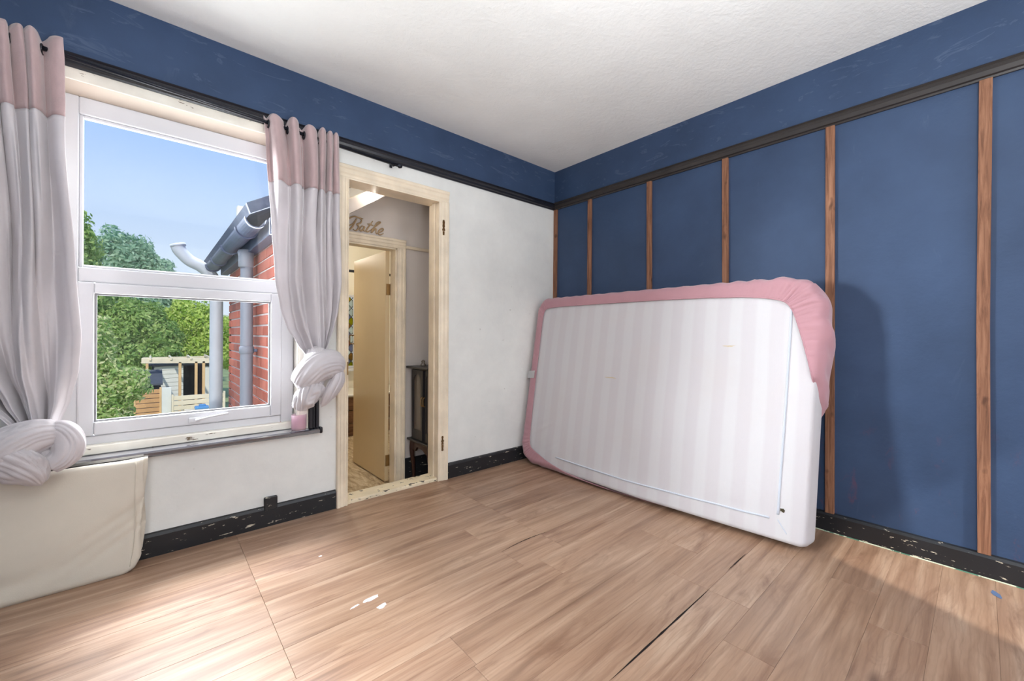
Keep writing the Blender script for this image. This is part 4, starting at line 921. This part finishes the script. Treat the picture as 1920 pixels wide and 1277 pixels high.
# ------------------------------------------------------------------ bowl lamp added behind the camera to brighten the ceiling
fl_ = empty('added_uplight', (-2.45, -3.15, 0.0), 'low white bowl lamp added out of view behind the viewer as ceiling fill', 'lamp')
obj('base', lathe(B(), [(0.14, 0.0), (0.14, 0.015), (0.02, 0.03)], (-2.45, -3.15, 0.001), 28), MT['upvc'], fl_, True)
obj('pole', sweep(B(), [Vector((-2.45, -3.15, 0.03)), Vector((-2.45, -3.15, 0.70))], 0.012, 12), MT['chrome'], fl_, True)
obj('bowl_shade', lathe(B(), [(0.03, 0.0), (0.16, 0.04), (0.27, 0.12), (0.285, 0.12), (0.17, 0.025), (0.02, -0.012)][::-1], (-2.45, -3.15, 0.71), 32), MT['upvc'], fl_, True)
ul = light('ceiling_fill', 'AREA', (-2.45, -3.15, 0.835), (-2.42, -2.70, 3.2), 78, (0.90, 0.955, 1.0), 0.5, 0.5); ul.data.shape = 'DISK'; ul.data.spread = math.radians(140)

# ------------------------------------------------------------------ outside: brick outrigger
bw = struct(empty('wall_exterior', (-2.2, 1.3, -2.7), 'red brick side wall of the rear extension outside the window', 'brick wall'), 'red brick side wall of the rear extension outside the window', 'brick wall')
box('wall_core', -2.188, -2.09, 0.14, 2.36, -2.7, 1.72, MT['mortar'], bw, 0)
box('wall_core', -2.188, -2.10, 2.27, 2.36, -2.7, 1.72, MT['mortar'], bw, 0)
z = 0.22; j = 0
proto = {}
def brickmesh(L_):
    key = round(L_, 3)
    if key not in proto:
        bm = B(); addbox(bm, -0.005, 0.006, 0, L_, 0, 0.0625, 0.002); me = bpy.data.meshes.new('brick'); bm.to_mesh(me); bm.free(); me.materials.append(MT['brick']); proto[key] = me
    return proto[key]
while z < 1.66:
    y = 0.145 - (0.1125 if j % 2 else 0.0)
    while y < 2.355:
        y0, y1 = max(y, 0.145), min(y + 0.215, 2.36)
        if y1 - y0 > 0.04:
            o = bpy.data.objects.new('brick', brickmesh(y1 - y0)); COL.objects.link(o); o.parent = bw
            o.location = Vector((-2.19 - 0.002 * hsh(y, z), y0, z)) - OFF[bw]
        y += 0.225
    z += 0.075; j += 1
struct(obj('roof_exterior', prism(B(), [(-2.36, 1.735), (-1.05, 2.50), (0.4, 2.50), (0.4, 2.57), (-1.06, 2.57), (-2.38, 1.79)], 'y', 0.131, 3.1), MT['slate']), 'slate roof edge of the rear extension', 'roof')
gt = empty('gutter', (-2.33, 1.2, 1.62), 'dark slate-blue gutter under the eaves of the brick extension', 'gutter')
bm = B(); pr = [(-2.33 + 0.056 * math.cos(a), 1.715 + 0.056 * math.sin(a)) for a in [PI + PI * i / 12 for i in range(13)]] + [(-2.33 + 0.050 * math.cos(a), 1.715 + 0.050 * math.sin(a)) for a in [2 * PI - PI * i / 12 for i in range(13)]]
prism(bm, pr, 'y', 0.14, 2.42); obj('channel', bm, MT['gutter'], gt)
box('fascia', -2.262, -2.20, 0.14, 2.40, 1.635, 1.735, MT['gutter'], gt, 0.003)
for yy_ in (0.45, 1.15, 1.85, 2.3): 
    bm = B(); sweep(bm, [Vector((-2.33 + 0.060 * math.cos(a), yy_, 1.715 + 0.060 * math.sin(a))) for a in [PI + PI * i / 10 for i in range(11)]], 0.008, 6); obj('bracket', bm, MT['gutter'], gt)
dp = empty('downpipe', (-2.27, 0.92, -2.7), 'grey plastic downpipe fixed to the brick wall below the gutter', 'pipe')
obj('pipe', sweep(B(), smoothpath([(-2.262, 0.90, -2.7), (-2.262, 0.90, 0.0), (-2.262, 0.90, 1.40), (-2.268, 0.90, 1.54), (-2.282, 0.90, 1.645)], 6), 0.040, 18), MT['pipe'], dp, True)
for zz_ in (0.91, -0.9): obj('collar', lathe(B(), [(0.040, 0), (0.046, 0.004), (0.046, 0.05), (0.040, 0.055)], (-2.262, 0.90, zz_), 20), MT['pipe'], dp, True)
obj('collar', lathe(B(), [(0.040, 0), (0.047, 0.004), (0.049, 0.12), (0.040, 0.125)], (-2.268, 0.90, 1.53), 20), MT['pipe'], dp, True)
box('pipe_bracket', -2.222, -2.204, 0.84, 0.96, 0.925, 0.945, MT['gutter'], dp, 0.002)
sp_ = empty('soil_pipe', (-2.29, 2.52, -2.7), 'pale grey soil pipe with swan-neck top beside the far corner of the bricks', 'pipe')
obj('pipe', sweep(B(), smoothpath([(-2.285, 2.50, -2.7), (-2.285, 2.50, 0.0), (-2.285, 2.50, 1.30), (-2.288, 2.50, 1.50), (-2.325, 2.50, 1.63), (-2.41, 2.50, 1.715), (-2.50, 2.50, 1.765), (-2.575, 2.50, 1.85), (-2.59, 2.50, 1.90)], 8), 0.056, 20), MT['pipew'], sp_, True)
obj('vent_ring', sweep(B(), [Vector((-2.585, 2.50, 1.888)), Vector((-2.592, 2.50, 1.912))], 0.062, 20), MT['pipew'], sp_, True)

# ------------------------------------------------------------------ garden
struct(box('ground_garden', -40, 30, 0.3, 70, -2.9, -2.7, MT['grass'], None, 0), 'garden ground far below the window', 'ground')
def leaves(blobs, count, size, seed, flat=0.8):
    rg = np.random.default_rng(seed); bl = np.array(blobs, float)   # cx,cy,cz,rx,ry,rz
    vol = (bl[:, 3] * bl[:, 5]) ; pick = rg.choice(len(bl), count, p=vol / vol.sum()); b = bl[pick]
    d = rg.normal(size=(count, 3)); d /= np.linalg.norm(d, axis=1)[:, None]; r = 0.62 + 0.42 * rg.random(count)
    r *= 1 + 0.16 * np.sin(d[:, 0] * 7 + pick) * np.sin(d[:, 2] * 6 + 2 * pick)
    c = b[:, :3] + d * b[:, 3:] * r[:, None]
    nrm = d + rg.normal(size=(count, 3)) * 0.6; nrm /= np.linalg.norm(nrm, axis=1)[:, None]
    t = np.cross(nrm, rg.normal(size=(count, 3))); t /= np.linalg.norm(t, axis=1)[:, None]; s = np.cross(nrm, t)
    L = size * (0.6 + 0.8 * rg.random(count))[:, None]
    v = np.stack([c + t * L, c + s * L * 0.45 + nrm * L * 0.12, c - t * L, c - s * L * 0.45 + nrm * L * 0.12], 1).reshape(-1, 3)
    f = np.arange(count * 4).reshape(-1, 4); return v, f
def tree(name, label, loc, blobs, count, size, mat, seed, cat='tree', trunk=None, group='trees beyond the garden', far=1.0):
    sc_ = lambda p: (-2.78 + (p[0] + 2.78) * far, -2.59 + (p[1] + 2.59) * far, max(-2.7, 1.06 + (p[2] - 1.06) * far))
    loc = sc_(loc[:2] + (-2.7,)); blobs = [sc_(b) + tuple(q * far for q in b[3:]) for b in blobs]; size *= far
    if trunk: trunk = [sc_(t) for t in trunk]
    root = empty(name, loc, label, cat, group)
    v, f = leaves(blobs, count, size, seed); v = v - np.array(loc)
    me = bpy.data.meshes.new('foliage'); me.from_pydata(v.tolist(), [], f.tolist()); me.materials.append(MT[mat])
    o = bpy.data.objects.new('foliage', me); COL.objects.link(o); o.parent = root; OFF[o] = OFF[root]; o['kind'] = 'stuff'
    if trunk:
        bm = B(); sweep(bm, smoothpath(trunk, 6), lambda s: trunk_r * (1 - 0.6 * s), 10); obj('trunk', bm, MT['bark'], root, True)
        for k in range(3):
            a = Vector(trunk[-2]).lerp(Vector(trunk[-1]), 0.3 * k); b_ = blobs[(k * 2 + 1) % len(blobs)]
            bm = B(); sweep(bm, smoothpath([a, a.lerp(Vector(b_[:3]), 0.5) + Vector((0, 0, 0.2)), Vector(b_[:3])], 5), lambda s: trunk_r * 0.45 * (1 - 0.6 * s), 8); obj('branch', bm, MT['bark'], root, True)
    return root
trunk_r = 0.28
tree('tree', 'tall hazy green tree at the far left of the upper pane', (-6.4, 25.5, -2.7), [(-6.6, 25.5, 4.6, 2.0, 2.0, 2.6), (-5.9, 25.2, 2.2, 2.2, 2.2, 2.4), (-7.4, 25.6, 2.6, 2.2, 2.2, 2.6), (-5.6, 25.3, 5.0, 0.9, 1.2, 1.5), (-5.5, 25.0, 0.4, 1.8, 1.8, 1.8)], 30000, 0.125, 'leaf1', 21, trunk=[(-6.4, 25.5, -2.7), (-6.3, 25.5, 0.5), (-6.5, 25.5, 3.5)])
tree('tree', 'round blue-green tree right of the tall hazy tree', (-3.6, 26.5, -2.7), [(-4.0, 26.5, 4.4, 1.5, 1.6, 1.9), (-3.1, 26.4, 3.6, 1.6, 1.6, 1.8), (-3.6, 26.2, 2.0, 2.2, 2.0, 2.0), (-2.4, 26.0, 2.4, 1.3, 1.5, 1.5), (-3.2, 25.9, 0.6, 2.2, 1.6, 1.4)], 30000, 0.125, 'leaf3', 22, trunk=[(-3.6, 26.5, -2.7), (-3.5, 26.5, 0.4), (-3.6, 26.5, 3.0)], far=1.22)
tree('tree', 'bright yellow-green tree above the pergola', (-1.2, 24.0, -2.7), [(-1.4, 24.0, 1.5, 1.2, 1.2, 1.3), (-0.6, 24.0, 1.1, 1.2, 1.2, 1.2), (-2.0, 23.8, 0.4, 1.2, 1.1, 1.0), (-0.4, 23.8, 0.0, 1.1, 1.1, 0.9), (-1.3, 23.6, 0.2, 1.0, 1.0, 0.9)], 24000, 0.10, 'leaf2', 23, trunk=[(-1.2, 24.0, -2.7), (-1.2, 24.0, -0.6), (-1.1, 24.0, 1.2)], far=1.06)
tree('tree', 'mid green tree filling the middle of the lower pane', (-3.2, 21.5, -2.7), [(-3.3, 21.5, 1.4, 1.1, 1.1, 1.1), (-2.6, 21.4, 0.9, 0.9, 1.0, 0.9), (-3.9, 21.6, 0.7, 1.0, 1.0, 1.1), (-2.9, 21.2, 0.1, 1.2, 1.0, 0.8)], 24000, 0.095, 'leaf1', 24, trunk=[(-3.2, 21.5, -2.7), (-3.2, 21.5, -0.6), (-3.3, 21.5, 1.0)], far=1.13)
trunk_r = 0.08
tree('shrub', 'leafy shrub with cream blossom at the left of the lower pane', (-3.5, 9.5, -2.7), [(-3.75, 9.5, 0.7, 0.42, 0.45, 0.75), (-3.45, 9.4, -0.1, 0.50, 0.45, 0.55), (-3.10, 9.4, -0.02, 0.34, 0.4, 0.36), (-3.7, 9.4, -0.75, 0.55, 0.5, 0.6), (-3.35, 9.4, -0.8, 0.32, 0.4, 0.5), (-3.6, 9.4, -1.6, 0.5, 0.5, 0.7)], 18000, 0.048, 'leaf4', 25, 'shrub', trunk=[(-3.5, 9.5, -2.7), (-3.5, 9.5, -1.4), (-3.6, 9.5, -0.2)], group=None)
# pergola of new timber
pg = empty('pergola', (-1.9, 18.0, -2.7), 'pale timber pergola with square posts beyond the garden', 'pergola')
box('beam', -3.05, -0.55, 17.95, 18.05, -0.12, 0.08, MT['timberpale'], pg, 0.01, rot=('Y', 0.035, (-1.9, 18, 0)))
box('beam', -3.05, -0.55, 19.95, 20.05, -0.15, 0.05, MT['timberpale'], pg, 0.01)
for x in (-1.93, -1.43, -1.19): box('post', x - 0.045, x + 0.045, 17.95, 18.05, -2.7, -0.06, MT['timber'], pg, 0.008)
for x in (-2.9, -0.7): box('post', x - 0.045, x + 0.045, 19.95, 20.05, -2.7, -0.14, MT['timber'], pg, 0.008)
for x in (-2.8, -2.2, -1.6, -1.0): box('rafter', x - 0.03, x + 0.03, 17.9, 20.1, 0.02, 0.12, MT['timberpale'], pg, 0.005)
# white shed
sd_ = empty('garden_shed', (-1.75, 21.0, -2.7), 'white boarded shed with dark doorway behind the pergola', 'shed')
box('back_wall', -2.75, -0.75, 21.9, 22.0, -2.7, -0.35, MT['dark'], sd_, 0); 
for k in range(13): box('board', -2.65, -1.72, 20.28 - 0.01 * (k % 2), 20.33, -2.62 + k * 0.175, -2.455 + k * 0.175, MT['shedwhite'], sd_, 0.008)
box('side_wall', -2.68, -2.62, 20.3, 21.95, -2.7, -0.4, MT['shedwhite'], sd_, 0); box('side_wall', -0.82, -0.76, 20.3, 21.95, -2.7, -0.4, MT['shedwhite'], sd_, 0)
box('door_post', -1.00, -0.78, 20.28, 20.34, -2.7, -0.42, MT['shedwhite'], sd_, 0.005)
obj('roof', prism(B(), [(20.15, -0.34), (22.05, -0.12), (22.05, -0.04), (20.15, -0.26)], 'x', -2.9, -0.6), MT['felt'], sd_)
# fences
def fence(name, label, x0, x1, y, z0, z1, n_, mat, post):
    root = empty(name, ((x0 + x1) / 2, y, z0), label, 'fence'); hh = (z1 - z0) / n_
    for k in range(n_): box('slat', x0, x1, y - 0.012 - 0.01 * (k % 2), y + 0.01, z0 + k * hh + hh * 0.06, z0 + (k + 1) * hh - hh * 0.06, MT[mat], root, 0.006)
    for x in (x0, x1): box('post', x - 0.03, x + 0.03, y - 0.03, y + 0.05, -2.7, z1 + 0.05, MT[post], root, 0.006)
    return root
fence('slat_fence', 'orange timber fence panel beside the shrub', -3.20, -2.52, 16.6, -2.68, -0.92, 11, 'timberor', 'timber')
fence('slat_fence', 'low pale slatted fence in front of the pergola', -2.20, -0.70, 16.2, -2.4, -1.16, 7, 'timberpale', 'timberpale')
tag(box('gate_panel', -2.49, -2.23, 16.3, 16.36, -2.7, -0.86, MT['shedwhite'], None, 0.01), 'plain white panel between the orange fence and the low fence', 'gate')
lt = empty('lean_to', (-2.9, 18.2, -2.7), 'low lean-to with dark felt roof behind the orange fence', 'shed')
obj('roof', prism(B(), [(17.2, -0.85), (18.8, -0.45), (18.8, -0.38), (17.2, -0.78)], 'x', -3.5, -2.45), MT['felt'], lt); box('wall', -3.4, -2.5, 17.4, 18.7, -2.7, -0.86, MT['dark'], lt, 0)
bm = B(); pp = [(-1.75, 15.6), (-1.35, 15.55), (-1.15, 15.7), (-1.4, 15.9), (-1.7, 15.85)]
addbox(bm, -1.62, -1.22, 15.5, 15.8, -1.62, -1.52, 0.03, seg=2); addbox(bm, -1.5, -1.3, 15.55, 15.75, -1.54, -1.46, 0.03, seg=2); 
tb_ = tag(obj('folded_tarp', bm, MT['tarp']), 'bright blue folded tarpaulin on the bench by the low fence', 'tarpaulin')
bn = empty('garden_bench', (-1.4, 15.65, -2.7), 'plain timber bench under the blue tarpaulin', 'bench'); box('seat', -1.9, -0.9, 15.45, 15.85, -1.68, -1.62, MT['timberpale'], bn, 0.01)
for x in (-1.85, -0.95):
    for y_ in (15.5, 15.8): box('leg', x - .03, x + .03, y_ - .03, y_ + .03, -2.7, -1.68, MT['timberpale'], bn, 0.004)
bi = empty('water_butt', (-3.35, 8.2, -2.7), 'pale blue plastic water butt beside the shrub', 'water butt')
obj('barrel', lathe(B(), [(0.16, 0), (0.20, 0.4), (0.21, 1.2), (0.20, 1.9), (0.17, 2.02)], (-3.42, 8.2, -2.7), 24), MT['binblue'], bi, True); obj('lid', lathe(B(), [(0.18, 0), (0.185, 0.03), (0.05, 0.05)], (-3.42, 8.2, -0.68), 24), MT['binblue'], bi, True)
